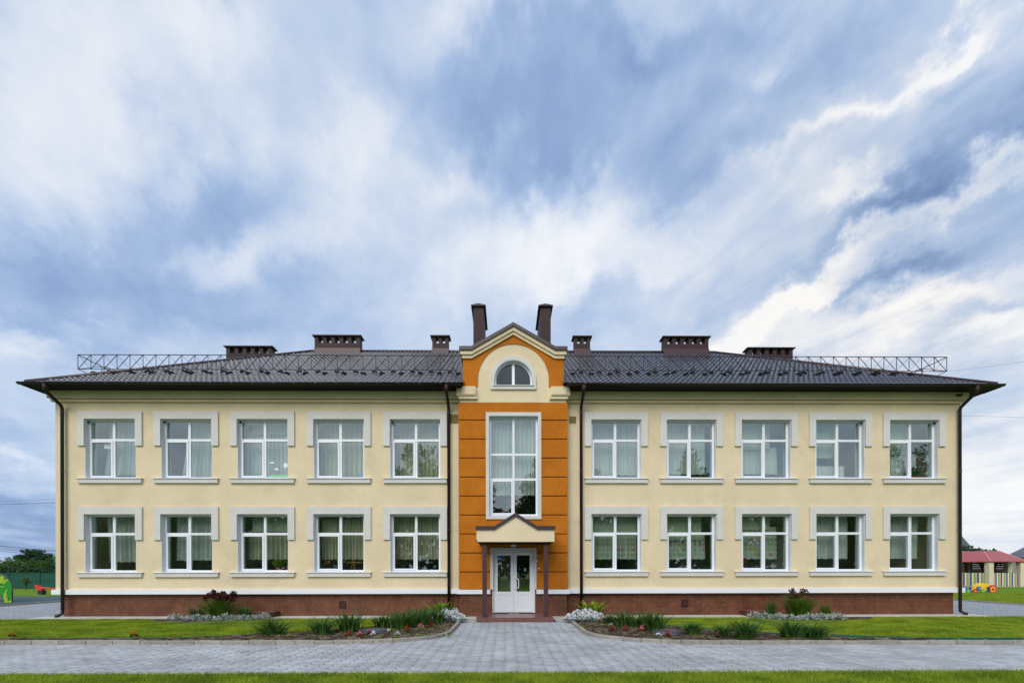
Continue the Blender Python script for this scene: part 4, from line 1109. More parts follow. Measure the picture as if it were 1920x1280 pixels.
for i, z0_, z1_, up in [(2, 2.98, 3.6, 0), (5, 2.90, 3.6, 0), (6, 2.66, 3.6, 0), (7, 3.02, 3.6, 0), (2, 6.42, 6.9, 1), (7, 5.9, 6.9, 1), (8, 5.6, 6.9, 1), (9, 5.72, 6.9, 1)]:
    c = WC[i]; lo = -.62 if i == 2 else -.9; hi = .9 if i < 6 else (.55 if i == 6 else .40 if i == 7 else .28)
    blind(c + lo, c + hi, z0_, z1_, .50, ('lowered pale green roller blind in ' + WD[i] + (' upstairs' if up else ' downstairs')))
curtain(-.9, .95, 4.20, 7.0, .12, M['cur_white'], 'sheer white curtain in the tall bay window over the canopy', 91)
curtain(-.55, -.05, .9, 2.2, .6, M['cur_cream'], 'yellowish curtain behind the left door pane', 92)

def leafy(name, pts, size, m, parent=None, up=.5, shape=2.2, seed=0):
    """many leaf-shaped quads at the given points"""
    rg = np.random.default_rng(seed); pts = np.asarray(pts, float); n_ = len(pts)
    d = rg.normal(size=(n_, 3)); d[:, 2] = np.abs(d[:, 2]) * up + .1; d /= np.linalg.norm(d, axis=1)[:, None]
    s_ = np.cross(d, rg.normal(size=(n_, 3))); s_ /= np.linalg.norm(s_, axis=1)[:, None] + 1e-9
    L_ = size * rg.uniform(.6, 1.3, n_)[:, None]; Wd = L_ / shape
    a = pts; b_ = pts + d * L_ * .5 + s_ * Wd * .5; c = pts + d * L_; e = pts + d * L_ * .5 - s_ * Wd * .5
    V = np.stack([a, b_, c, e], 1).reshape(-1, 3); F = np.arange(4 * n_).reshape(-1, 4)
    if parent is not None: V = V - np.array(OFF[parent.name])
    return link(name, mesh_np(name, V, F, m), parent)
def ball_pts(n_, c, r, seed=0, flat=1.0, top=False):
    rg = np.random.default_rng(seed); d = rg.normal(size=(n_, 3)); d /= np.linalg.norm(d, axis=1)[:, None]; rr = rg.uniform(.5, 1, n_) ** .5
    p = d * rr[:, None] * np.array([r, r, r * flat])
    if top: p[:, 2] = np.abs(p[:, 2])
    return p + np.array(c)

# sill objects
def orchid():
    r = empty('orchid', (.0, .02, 3.52), 'pink orchid in a pot behind the tall bay window', 'flower')
    MB().tube([(.02, .04, 3.45), (.02, .04, 3.60)], [.05, .08], 12).build('pot', M['white'], r)
    MB().tube([(.02, .04, 3.6), (-.12, .02, 3.85), (-.16, .0, 4.02)], .006, 5).build('stem', M['iris'], r); MB().tube([(.02, .04, 3.6), (.12, .02, 3.85), (.22, .0, 4.1)], .006, 5).build('stem', M['iris'], r)
    pts = []
    for (x, z) in ((-.15, 4.0), (-.12, 3.9), (-.18, 3.78), (-.26, 3.66), (-.30, 3.62), (.22, 4.08), (.17, 4.02), (.15, 3.86), (.1, 3.82), (.2, 3.8), (-.08, 3.8)):
        pts += list(ball_pts(14, (x, .0, z), .035, int(x * 100 + z * 10) % 97))
    leafy('petals', pts, .05, M['petal_pink'], r, .8, 1.2, 3)
orchid()
def pot_plant(x, z, y, label, fm, n_=260, rad=.16, flower=None):
    r = empty('potted_plant', (x, y, z), label, 'potted plant')
    MB().tube([(x, y, z), (x, y, z + .13)], [.07, .10], 12).build('pot', M['red'], r)
    leafy('foliage', ball_pts(n_, (x, y, z + .26), rad, 5, .9), .07, fm, r, .6, 1.5, 4)
    if flower: leafy('flowers', ball_pts(70, (x, y - .05, z + .30), rad * .8, 6, 1.3), .06, flower, r, .6, 1.1, 5)
pot_plant(LC[2] + .35, 1.57, .36, 'green plant in a terracotta pot in the third downstairs window from the left', M['hosta'])
pot_plant(LC[2] + .74, 1.57, .36, 'dark climbing pot plant beside the terracotta one in the same downstairs window', M['iris'], 200, .12)
pot_plant(RC[2] - .66, 1.57, .36, 'red flowering pot plant in the third downstairs window right of the bay', M['bronze'], 160, .13, M['petal_red'])
pot_plant(RC[0] - .62, 4.79, .36, 'dark leafy plant on the upstairs sill just right of the bay', M['iris'], 200, .11)
pot_plant(RC[4] + .28, 4.79, .40, 'leafy plant on the right end upstairs sill', M['iris'], 300, .2)
q = MB(); c = LC[3]
for a in ((.05, .68), (.45, .68)): pass
ez = empty('easel', (c + .3, .6, 1.0), 'light wooden easel standing behind the fourth downstairs window from the left', 'easel')
for (x0, x1) in ((.28, .12), (.30, .48), (.29, .30)): MB().tube([(c + x0, .62, 2.02), (c + x1, .60 + (.25 if x1 == .30 else 0), .92)], .014, 6).build('leg', M['wood'], ez)
MB().box(c + .05, c + .60, .585, .60, 1.86, 1.89).build('crossbar', M['wood'], ez)
ch = empty('chair', (c + .0, .9, .9), 'light wooden chair back behind the fourth downstairs window from the left', 'chair')
MB().box(c - .80, c - .77, .62, .65, .9, 2.05).build('backrest_post', M['wood'], ch); MB().box(c - .80, c - .55, .62, .64, 1.85, 1.93).build('backrest', M['wood'], ch); MB().box(c - .80, c - .45, .62, 1.0, 1.33, 1.36).build('seat', M['wood'], ch)
tag(MB().box(LC[3] + .58, LC[3] + .80, .30, .50, 4.79, 5.0).build('storage_box', mat('muted_blue', lin(110, 136, 180), .6)), 'blue box on the sill of the fourth upstairs window from the left', 'box')
tag(MB().box(LC[0] - .42, LC[0] - .14, .24, .243, 5.85, 6.03).build('paper_sheet', M['white']), 'white paper sheet taped inside the left end upstairs window', 'paper')
# paper clouds and a balloon stuck on the pane of the third upstairs window
def cloud_cut(x, z, s_, name, label):
    pts = []
    for k in range(18):
        a = math.pi * k / 17; rr = s_ * (1 + .18 * math.sin(5 * a)); pts.append((x + rr * math.cos(a), z + rr * .8 * math.sin(a)))
    tag(MB().prism(pts, FY + .0255, FY + .0268).build(name, M['white']), label, 'paper cut-out', 'paper shapes on the third upstairs window from the left')
c = LC[2]
cloud_cut(c + .23, 5.33, .075, 'paper_cloud', 'upper white paper cloud on the third upstairs window from the left')
cloud_cut(c + .38, 5.10, .075, 'paper_cloud', 'lower white paper cloud on the third upstairs window from the left')
pts = [(c + .70 + .075 * math.cos(a * math.pi / 8), 5.26 + .085 * math.sin(a * math.pi / 8)) for a in range(16)]
tag(MB().prism(pts, FY + .0255, FY + .0268).build('paper_balloon', M['white']), 'round white paper balloon right of the paper clouds', 'paper cut-out', 'paper shapes on the third upstairs window from the left')
pts = [(c + .10, 4.85), (c + .80, 4.85), (c + .80, 4.90), (c + .70, 4.94), (c + .62, 4.90), (c + .52, 4.95), (c + .40, 4.90), (c + .30, 4.94), (c + .18, 4.92), (c + .10, 4.89)]
tag(MB().prism(pts, FY + .0255, FY + .0268).build('paper_grass', mat('mint_paper', lin(140, 200, 160), .7)), 'mint green paper grass along the foot of the pane under the paper clouds', 'paper cut-out', 'paper shapes on the third upstairs window from the left')

# ------------------------------------------------------------------ garden plants
def blade_clump(name, x, y, n_, h, spread, wd, m, label, cat='plant', group=None, seed=1, z=.03, curve=1.0, root=None, part='leaves'):
    rg = np.random.default_rng(seed); seg = 4; V = []; F = []
    for i in range(n_):
        a = rg.uniform(0, 2 * np.pi); r0 = abs(rg.normal(0, spread * .22)); L_ = h * rg.uniform(.65, 1.12); out = spread * rg.uniform(.15, 1.0) * curve
        base = np.array([x + math.cos(a) * r0, y + math.sin(a) * r0, z]); sd = np.array([-math.sin(a), math.cos(a), 0]); ww_ = wd * rg.uniform(.7, 1.2)
        tw = rg.uniform(-.8, .8); sd = sd * math.cos(tw) + np.array([math.cos(a), math.sin(a), 0]) * math.sin(tw)
        b0 = len(V)
        for k in range(seg + 1):
            t_ = k / seg; d_ = out * t_ ** 1.7; zz_ = L_ * (t_ - .28 * (out / max(h, .01)) * t_ ** 3)
            p = base + np.array([math.cos(a) * d_, math.sin(a) * d_, max(zz_, 0)]); wk = ww_ * (1 - t_ ** 2.2) * .5 + .0008
            V += [p - sd * wk, p + sd * wk]
        for k in range(seg): F.append((b0 + 2 * k, b0 + 2 * k + 1, b0 + 2 * k + 3, b0 + 2 * k + 2))
    r = root or empty(name, (x, y, 0), label, cat, group)
    V = np.array(V) - np.array(OFF[r.name]); link(part, mesh_np(part, V, np.array(F), m), r)
    return r
C_, S_ = math.cos(PSI), math.sin(PSI)
def G0(px, py):     # design-time: where a spot of the photograph lies on the ground
    a = px - 960; b_ = py - 1065; b2 = b_ + .00175 * a; yr = 1.65 * 907 / b2; xr = (a - .00175 * b2) / 907 * yr
    return C_ * xr + S_ * yr + CAM[0], -S_ * xr + C_ * yr + CAM[1]
GI = 'sword-leaved clumps in the front beds'
iris = [  # px, py(base), height m, spread m, blades, label
    (510, 1193, .42, .42, 70, 'spiky green clump farthest left in the left front bed'), (604, 1190, .40, .42, 70, 'spiky green clump second from the left in the left front bed'),
    (656, 1187, .48, .38, 80, 'tall fan-leaved clump left of the left manhole cover'), (717, 1180, .36, .28, 60, 'upright green clump just behind the left manhole cover'),
    (758, 1180, .46, .42, 90, 'dense green clump right of the left manhole cover'), (792, 1173, .44, .34, 80, 'dense green clump between the manhole clump and the left white flower cushion'), (820, 1170, .40, .26, 50, 'green clump touching the left white flower cushion'),
    (747, 1174, .34, .36, 60, 'leafy green clump squeezed behind the left bedding flowers'), (776, 1170, .40, .36, 70, 'green clump at the back of the dense left group'), (806, 1166, .42, .32, 70, 'green clump nearest the plinth in the dense left group'),
    (1141, 1173, .30, .24, 60, 'green clump right beside the right white flower cushion'), (1171, 1177, .42, .28, 60, 'upright fan-leaved clump second from the right white cushion'), (1196, 1180, .34, .24, 50, 'low green clump between two taller ones in the right bed'),
    (1224, 1185, .46, .34, 110, 'dense bushy clump left of the right manhole cover'), (1299, 1192, .30, .26, 50, 'small spiky clump right of the right manhole cover'), (1355, 1197, .28, .26, 50, 'small clump left of the tall one in the right bed'),
    (1397, 1200, .42, .34, 90, 'tall upright clump in the middle of the right strip bed'), (1484, 1200, .38, .30, 90, 'fan-leaved clump, left one of the touching pair in the right strip bed'), (1526, 1200, .34, .34, 80, 'sprawling clump, right one of the touching pair in the right strip bed')]
for k, (px, py, h, sp, n_, lab) in enumerate(iris):
    x, y = G0(px, py); blade_clump('iris_clump', x, y, int(n_ * 1.9), h * 1.2, sp * 1.55, .034, M['iris'], lab, 'plant', GI, 100 + k, .04)
# back clumps by the plinth
def flowered(px, py, w_, h, fm, stems, label, seed, lm='iris_y'):
    x, y = G0(px, py); r = blade_clump('lily_clump', x, y, 260, h * .85, w_, .035, M[lm], label, 'plant', None, seed, .04)
    rg = np.random.default_rng(seed); mb = MB(); P_ = []
    for i in range(stems):
        a = rg.uniform(-1, 1) * w_ * .55; b_ = rg.uniform(-.2, .2); hh = h * rg.uniform(.82, 1.0); mb.tube([(x + a * .3, y, .04), (x + a * .7, y + b_ * .5, hh * .6), (x + a, y + b_, hh)], .006, 4)
        P_ += list(ball_pts(46, (x + a, y + b_, hh * rg.uniform(.8, 1)), .07, seed + i, 1.1))
    mb.build('stems', M['iris_y'], r); leafy('flower_heads', P_, .055, fm, r, .6, 1.1, seed)
    return r
flowered(412, 1160, .85, .92, M['petal_dark'], 34, 'big green clump topped with maroon flower heads against the brown plinth', 301)
x, y = G0(385, 1160)
flowered(1497, 1160, .70, .98, M['petal_dark'], 9, 'yellowish green clump with sparse maroon flowers against the right plinth', 302)
for px, py, h, sp, m, lab in [(370, 1161, .30, .30, 'iris', 'low dark leafy clump left of the maroon-flowered one'), (458, 1161, .34, .26, 'iris', 'leafy clump between the maroon flowers and the brown slab'),
                              (1446, 1160, .42, .16, 'iris', 'compact upright tuft left of the sparse maroon-flowered clump'), (1548, 1160, .34, .14, 'iris_y', 'small pale leafy clump at the right end of the back bed')]:
    x, y = G0(px, py); blade_clump('leaf_clump', x, y, 150, h * 1.35, sp * 1.5, .022, M[m], lab, 'plant', None, int(px), .04)
for px, py, s_, lab in [(838, 1152, .30, 'yellow green broad-leaved plant behind the left white flower cushion'), (1099, 1153, .34, 'yellow green broad-leaved plant behind the right white flower cushion')]:
    x, y = G0(px, py); y = max(y, -1.2) if False else y
    r = blade_clump('hosta', x, min(y, -.75), 46, .60, .62, .17, M['hosta'], lab, 'plant', 'broad-leaved plants by the entrance', int(px), .03)
# white flower cushions
for px, py, wx, lab in [(836, 1168, .60, 'white flowering cushion with silver leaves left of the entrance path'), (1100, 1168, .64, 'white flowering cushion with silver leaves right of the entrance path')]:
    x, y = G0(px, py); y += .25
    r = empty('flower_cushion', (x, y, 0), lab, 'flowers', 'white flower cushions by the entrance')
    rg = np.random.default_rng(int(px)); n_ = 2600
    th = rg.uniform(0, 2 * np.pi, n_); rad = np.sqrt(rg.uniform(0, 1, n_)); X = x + wx * rad * np.cos(th); Y = y + .38 * rad * np.sin(th)
    lump = .62 + .22 * np.sin(3 * th + px) + .2 * np.sin(17 * X) * np.cos(13 * Y); Z = .04 + .30 * lump * np.sqrt(np.clip(1 - rad ** 2, 0, 1)) * rg.uniform(.3, 1.08, n_)
    leafy('foliage', np.stack([X, Y, Z], 1), .075, M['silver_dark'], r, 1.2, 4, 1)
    n_ = 1900; th = rg.uniform(0, 2 * np.pi, n_); rad = np.sqrt(rg.uniform(0, 1, n_)) * .98; X = x + wx * rad * np.cos(th); Y = y + .38 * rad * np.sin(th); lump = .62 + .22 * np.sin(3 * th + px) + .2 * np.sin(17 * X) * np.cos(13 * Y); Z = .07 + .34 * lump * np.sqrt(np.clip(1 - rad ** 2, 0, 1)) + rg.uniform(-.05, .05, n_) + .03 * np.sin(9 * X)
    k = (np.sin(23 * X + 5) * np.cos(19 * Y) > -.75) & (Z > .12) | (rg.uniform(0, 1, n_) < .3)
    leafy('flowers', np.stack([X, Y, Z], 1)[k], .042, M['petal_white'], r, 1.0, 1.1, 2)
# silver border plants
def silver_plant(x, y, seed, s_=1.0):
    r = empty('silver_plant', (x, y, 0), 'low silver-leaved plant in the border by the plinth', 'plant', 'silver-leaved border plants')
    leafy('foliage', ball_pts(int(90 * s_), (x, y, .05), .14 * s_, seed, 1.0, True), .085, M['silver'], r, .7, 2.4, seed)
for k, px in enumerate(range(326, 500, 13)):
    u = (px - 412) / 90; x, y = G0(px, 1166 - 3.5 * u * u - (2 if px > 470 else 0)); silver_plant(x + random.uniform(-.06, .06), y + random.uniform(-.05, .14), k + 400, random.uniform(.65, 1.35))
for k, px in enumerate(range(1412, 1592, 13)):
    u = (px - 1500) / 90; x, y = G0(px, 1165 - 4 * u * u); silver_plant(x + random.uniform(-.06, .06), y + random.uniform(-.05, .14), k + 440, random.uniform(.65, 1.35))
# bedding flowers
def bedding(px, py, fm, lm, label, s_=1.0, cat='flower', name='begonia'):
    x, y = G0(px, py); r = empty(name, (x, y, 0), label, cat, 'small bedding flowers')
    leafy('foliage', ball_pts(70, (x, y, .06), .07 * s_, int(px), .8, True), .045, M[lm], r, .6, 1.5, int(px)); leafy('flowers', ball_pts(34, (x, y, .12 * s_ + .02), .05 * s_, int(px) + 1, 1.2), .036, M[fm], r, .8, 1.1, int(px))
for a in [(654, 1197, 'petal_red', 'bronze', 'red bedding flower left of the pink one before the left manhole'), (675, 1199, 'petal_pink', 'bronze', 'salmon pink bedding flower before the left manhole'), (693, 1193, 'petal_red', 'bronze', 'dark red bedding flower directly before the left manhole', .8),
          (764, 1189, 'petal_red', 'iris', 'red bedding flower right of the left manhole', 1.1), (790, 1184, 'petal_pink', 'hosta', 'pink bedding flower over yellow leaves in the left bed', 1.1), (808, 1180, 'petal_red', 'bronze', 'red bedding flower next to the pink one near the left cushion', 1.0),
          (825, 1170, 'petal_red', 'iris', 'red bedding flower under the left white cushion', .9), (1127, 1170, 'petal_pink', 'iris', 'pink red bedding flower under the right white cushion'), (1147, 1186, 'petal_red', 'bronze', 'red bedding flower nearest the curved kerb on the right', .9),
          (1173, 1187, 'petal_red', 'bronze', 'dark red bedding flower before the fan-leaved clump', 1.1), (1204, 1186, 'petal_pink', 'bronze', 'pale pink bedding flower left of the right manhole', .9), (1251, 1198, 'petal_red', 'bronze', 'red bedding flower before the right manhole', 1.0),
          (1346, 1197, 'petal_pink', 'iris', 'pink bedding flower in the right strip bed', .8)]: bedding(*a)
for a in [(22, 1197, 'petal_orange', 'iris', 'orange marigold at the left edge of the strip bed', .6), (251, 1197, 'petal_orange', 'iris', 'orange marigold in the left strip bed, farther right', .8)]: bedding(*a, 'flower', 'marigold')
for a in [(838, 1195, 'petal_white', 'hosta', 'tiny white bedding flower by the kerb bend on the left', .5), (700, 1196, 'petal_white', 'silver', 'white bedding flower at the near rim of the left manhole', .8), (745, 1194, 'petal_white', 'silver', 'white bedding flower right of the left manhole rim', .6), (728, 1190, 'petal_white', 'hosta', 'white bedding flower touching the left manhole', .7),
          (1235, 1196, 'petal_white', 'silver', 'white bedding flower before the right manhole', .6), (1145, 1176, 'petal_white', 'silver', 'white bedding flower above the red one by the right kerb', .5)]: bedding(*a)
bedding(434, 1154, 'petal_yellow', 'iris_y', 'two yellow blooms at the foot of the maroon-flowered clump', 1.0); bedding(1556, 1152, 'petal_orange', 'iris_y', 'orange bloom at the right end of the back bed', 1.0)
# weeds and seedlings in the beds: nobody would count them
P_ = []
for s in (-1, 1):
    pts = np.stack([s * rng.uniform(1.8, 15, 5000), rng.uniform(-6.6, -1.3, 5000)], 1); pts = pts[inside(pts, GP[s][1])][:1100]
    c_ = pts[rng.integers(0, len(pts), 60)]
    for c in c_: P_ += [(c[0] + rng.normal(0, .05), c[1] + rng.normal(0, .04), .06) for _ in range(14)]
stuff(leafy('weeds', P_, .045, M['hosta'], None, .9, 2, 9))
# manhole covers, edging, low slabs
for px, py, lab in [(705, 1188, 'dark round manhole cover in the left front bed'), (1250, 1190, 'dark round manhole cover in the right front bed')]:
    x, y = G0(px, py); r = empty('manhole_cover', (x, y, 0), lab, 'manhole', 'manhole covers in the beds')
    MB().tube([(x, y, .04), (x, y, .115)], [.36, .33], 32).build('rim', M['manhole'], r); MB().tube([(x, y, .116), (x, y, .13)], [.29, .28], 32).build('lid', M['manhole'], r)
def edging(pts, label, h=.07):
    mb = MB()
    for a, b_ in zip(pts, pts[1:]):
        n_ = Vector((-(b_[1] - a[1]), b_[0] - a[0])).normalized() * .006
        mb.flat([(a[0] - n_.x, a[1] - n_.y), (b_[0] - n_.x, b_[1] - n_.y), (b_[0] + n_.x, b_[1] + n_.y), (a[0] + n_.x, a[1] + n_.y)], .0, h + random.uniform(-.01, .01))
    tag(mb.build('lawn_edging', M['edging']), label, 'edging', 'green plastic lawn edgings')
edging([G0(*p) for p in ((322, 1166), (345, 1170), (380, 1171), (420, 1170), (460, 1167), (500, 1163))], 'green plastic edging before the left silver border', .06)
edging([G0(*p) for p in ((1405, 1163), (1430, 1167), (1470, 1170), (1520, 1170), (1580, 1167))], 'green plastic edging before the right silver border', .06)
edging(BEDR[2:5], 'green plastic edging behind the right manhole')
edging([(x, y) for x, y in BEDR[4:7]] + [(22, -6.47)], 'green plastic edging along the right strip bed', .09)
edging(BEDL[4:7] + [(-18, -5.6)], 'green plastic edging along the left strip bed', .06)
for px, lab in ((483, 'low brown tiled light-well box at the left plinth'), (1440, 'low brown tiled light-well box at the right plinth')):
    x = G0(px, 1158)[0]; r = empty('light_well_box', (x, -.2, 0), lab, 'light well', 'light-well boxes at the plinth')
    MB().box(x - .42, x + .42, -.62, .112, -.02, .17).build('body', M['plinth'], r); MB().box(x - .45, x + .45, -.66, .11, .171, .195).build('cover', M['step'], r)

# ------------------------------------------------------------------ left background: playground, fence, trees
def tree(name, x, y, h, rx, rz, n_, ls, m, label, seed, group=None, z0=0, trunk_h=None):
    r = empty(name, (x, y, z0), label, 'tree', group); rg = np.random.default_rng(seed)
    th_ = trunk_h if trunk_h is not None else h - 2 * rz
    zc = z0 + h - rz
    mb = MB(); mb.tube([(x, y, z0), (x + .1, y, z0 + th_ * .6), (x, y, zc)], [h * .03, h * .022, h * .01], 8)
    for k in range(6):
        a = rg.uniform(0, 6.28); mb.tube([(x, y, z0 + th_ * .7), (x + rx * .35 * math.cos(a), y + rx * .35 * math.sin(a), zc), (x + rx * .75 * math.cos(a), y + rx * .75 * math.sin(a), zc + rz * rg.uniform(-.2, .5))], [h * .014, h * .009, h * .003], 5)
    mb.build('trunk', M['bark'], r, True)
    nc = 34; d = rg.normal(size=(nc, 3)); d /= np.linalg.norm(d, axis=1)[:, None]; cc_ = d * (rg.uniform(.25, 1, nc) ** .6)[:, None] * np.array([rx, rx, rz]) * .82
    which = rg.integers(0, nc, n_); cr = rg.uniform(.16, .34, nc)[which][:, None]
    e = rg.normal(size=(n_, 3)); e /= np.linalg.norm(e, axis=1)[:, None]; e *= (rg.uniform(.3, 1, n_) ** .5)[:, None]
    P__ = cc_[which] + e * cr * np.array([rx, rx, rz * 1.0]); P__ += np.array([x, y, zc])
    P__ = P__[P__[:, 2] > z0 + .05]
    leafy('crown', P__, ls, m, r, 1.0, 1.7, seed)
    return r
GT = 'trees beyond the playground fence'
def at_d(px, d): return CAM[0] + ((px - 960) / 907 + math.tan(PSI)) * d, CAM[1] + d
x, y = at_d(72, 112); tree('broad_tree', x, y, 6.2, 3.9, 1.9, 5200, .42, M['tree_a'], 'large round dark tree standing above the others behind the green fence', 1, GT, trunk_h=3)
for k, (px, d, h, rx, m, lab) in enumerate([(8, 100, 4.3, 4.2, 'tree_b', 'olive tree at the left picture edge behind the fence'), (34, 86, 3.5, 3.6, 'tree_c', 'bushy green tree between the olive tree and the round dark one'), (66, 74, 3.3, 3.0, 'tree_c', 'yellowish bushy tree below the large round one'),
                                             (96, 78, 3.5, 3.2, 'tree_a', 'dark bushy tree at the corner of the building'), (-30, 90, 4.0, 4.6, 'tree_c', 'bushy tree just beyond the left picture edge'), (118, 90, 4.0, 3.4, 'tree_b', 'olive tree half hidden by the left building corner')]):
    x, y = at_d(px, d); tree('bushy_tree', x, y, h, rx, h * .46, 3600, .28, M[m], lab, 20 + k, GT, trunk_h=.5)
hedge = []
for px in range(-60, 130, 12):
    x, y = at_d(px, 64); hedge += list(ball_pts(330, (x, y, .9), 1.1, px + 999, 1.0))
stuff(leafy('undergrowth', hedge, .3, M['tree_a'], None, .8, 1.6, 77))
# fence
fy = 24.8
fn = empty('playground_fence', (-45, fy, 0), 'green welded mesh fence with screening net behind the playground', 'fence')
for i in range(19):
    x = -66 + i * 2.6; MB().box(x - .03, x + .03, fy - .03, fy + .03, -.05, 1.42).build('post', M['fence'], fn)
MB().box(-66, -16.5, fy + .035, fy + .04, .02, 1.33).build('screening_net', M['fence'], fn)
mb = MB()
for i in range(470):
    x = -66 + i * .105; mb.box(x, x + .012, fy - .012, fy, .05, 1.36)
for z in (.12, .72, 1.30): mb.box(-66, -17, fy - .03, fy - .012, z, z + .03)
stuff(mb.build('mesh_wires', M['fence'], fn))
x, y = at_d(58, 39.5); tree('sapling', x, y, 1.15, .34, .42, 260, .12, M['tree_b'], 'thin young tree tied before the green fence', 61, trunk_h=.3)
# climbing arch panel
AX, AY = -25.0, 7.7
r = empty('climbing_arch', (AX - 1, AY, 0), 'green climbing arch painted with leafy yellow swirls and a dark red rim', 'climbing frame')
gm = bpy.data.materials.new('painted_green_panel'); gm.use_nodes = True; t = NT(gm.node_tree); b = t.n['Principled BSDF']; tc = t.add('ShaderNodeTexCoord').outputs['Object']
nz = t.noise(tc, 2.4, 2, .5, 1.5)
pc = t.ramp(nz, [(0, lin(18, 110, 34)), (.44, lin(30, 150, 34)), (.5, lin(16, 84, 32)), (.53, lin(40, 158, 40)), (.60, lin(190, 200, 40)), (.66, lin(60, 190, 50)), (.72, lin(220, 130, 40))], 'LINEAR')
t.l.new(pc, b.inputs['Base Color']); b.inputs['Roughness'].default_value = .4
cxa = AX - 1.9
def arch_pts(rx, zc_, rz): return [(cxa + rx, .0)] + [(cxa + rx * math.cos(a * math.pi / 30), zc_ + rz * math.sin(a * math.pi / 30)) for a in range(31)] + [(cxa - rx, .0)]
pts_o = arch_pts(1.9, .72, .98); pts_i = arch_pts(1.5, .06, .50)
MB().strip(pts_i, pts_o, AY, AY + .03).build('side_panel', gm, r)
MB().tube([(x_, AY + .015, z_) for x_, z_ in pts_o], .025, 8).build('rim', M['column'], r, True); MB().tube([(x_, AY + .015, z_) for x_, z_ in pts_i], .02, 8).build('rim', M['column'], r, True)
MB().tube([(cxa - .6, AY, 1.6), (cxa - 1.0, AY + .9, 0)], .025, 8).build('brace', M['red'], r, True); MB().tube([(cxa + .6, AY, 1.6), (cxa + .2, AY + .9, 0)], .025, 8).build('brace', M['red'], r, True)
# seesaw
x, y = at_d(90, 31.8); r = empty('seesaw', (x, y, 0), 'red seesaw with a raised seat beside the building corner', 'seesaw')
MB().tube([(x - .1, y - .13, .16), (x - .1, y + .13, .16)], .17, 18).build('wheel', M['black'], r)
mb = MB(); mb.add([(x - .45, y - .1, .52), (x + 1.6, y - .1, .34), (x + 1.6, y + .1, .34), (x - .45, y + .1, .52), (x - .45, y - .1, .45), (x + 1.6, y - .1, .27), (x + 1.6, y + .1, .27), (x - .45, y + .1, .45)], [(0, 1, 2, 3), (4, 7, 6, 5), (0, 4, 5, 1), (1, 5, 6, 2), (2, 6, 7, 3), (3, 7, 4, 0)]); mb.build('beam', M['red'], r)
mb = MB(); mb.prism([(x - .48, .62), (x - .30, .30), (x + .05, .30), (x - .02, .42), (x - .22, .52), (x - .28, .64)], y - .14, y + .14); mb.build('seat', M['red'], r); MB().box(x - .28, x + .02, y - .12, y + .12, .24, .30).build('bracket', M['blue'], r)
# wires on the left, on the right
def wire(p0, p1, sag, rad, label):
    pts = [(p0[0] + (p1[0] - p0[0]) * k / 16, p0[1] + (p1[1] - p0[1]) * k / 16, p0[2] + (p1[2] - p0[2]) * k / 16 - sag * 4 * (k / 16) * (1 - k / 16)) for k in range(17)]
    tag(MB().tube(pts, rad, 5).build('power_line', M['wire'], None, True), label, 'cable', 'overhead wires')
def P3(px, py, d): x, y = at_d(px, d); return (x, y, 1.65 + (1065 - py + -.00175 * (px - 960)) * d / 907)
wire(P3(-60, 1017, 45), P3(320, 1052, 45), .0, .022, 'lowest but one power line over the trees at the left'); wire(P3(-60, 1026, 46), P3(320, 1062, 46), .0, .014, 'lowest thin power line over the trees at the left')
wire(P3(-60, 1022, 46), P3(320, 1056, 46), .0, .012, 'thin power line between two others over the left trees'); wire(P3(-60, 949, 45), P3(300, 937, 45), .0, .016, 'high power line left of the building'); wire(P3(-60, 944, 46), P3(300, 928, 46), .0, .008, 'faint upper power line left of the building')
wire(P3(1600, 771, 40), P3(2100, 783, 40), .0, .008, 'single wire in the sky right of the building'); wire((15.3, .6, 8.72), P3(2100, 640, 26), .15, .004, 'thin wire from the roof railing to the right')

# ------------------------------------------------------------------ right background: pavilion, toy train, houses, trees
GX, GY = at_d(1843, 43.2); gr = empty('pavilion', (GX, GY, 0), 'open play pavilion with a pale red roof and striped picket parapet', 'pavilion')
RP = 2.7
def hexp(r_, k, rot=0): a = R(-120 + 60 * k + rot); return (GX + r_ * math.cos(a), GY + r_ * math.sin(a))
cor = [hexp(RP, k) for k in range(6)]
eave_z, top_z = 2.2, 3.12
vs = [(*hexp(RP + .38, k), eave_z) for k in range(6)] + [(*hexp(1.35, k), top_z) for k in range(6)] + [(*hexp(RP + .38, k), eave_z - .07) for k in range(6)]
fs = [(i, (i + 1) % 6, (i + 1) % 6 + 6, i + 6) for i in range(6)] + [tuple(range(6, 12)), tuple(range(17, 11, -1))] + [(i, i + 12, (i + 1) % 6 + 12, (i + 1) % 6) for i in range(6)]
gro = MB().add(vs, fs).build('roof', M['red_roof'], gr)
for k in range(6): MB().tube([(*hexp(RP + .38, k), eave_z + .01), (*hexp(1.35, k), top_z + .01)], .03, 5).build('hip_cap', M['pink_p'], gro)
for k in range(6):
    x, y = cor[k]; MB().box(x - .2, x + .2, y - .2, y + .2, 0, eave_z - .06).build('post', M['post'], gr)
MB().flat([hexp(RP, k) for k in range(6)], 0, .06).build('floor', M['apron'], gr)
cols = [mat('muted_blue_paint', lin(54, 84, 150), .6), M['cream_p'], mat('muted_green_paint', lin(132, 168, 92), .6), mat('muted_pink_paint', lin(206, 168, 156), .6)]
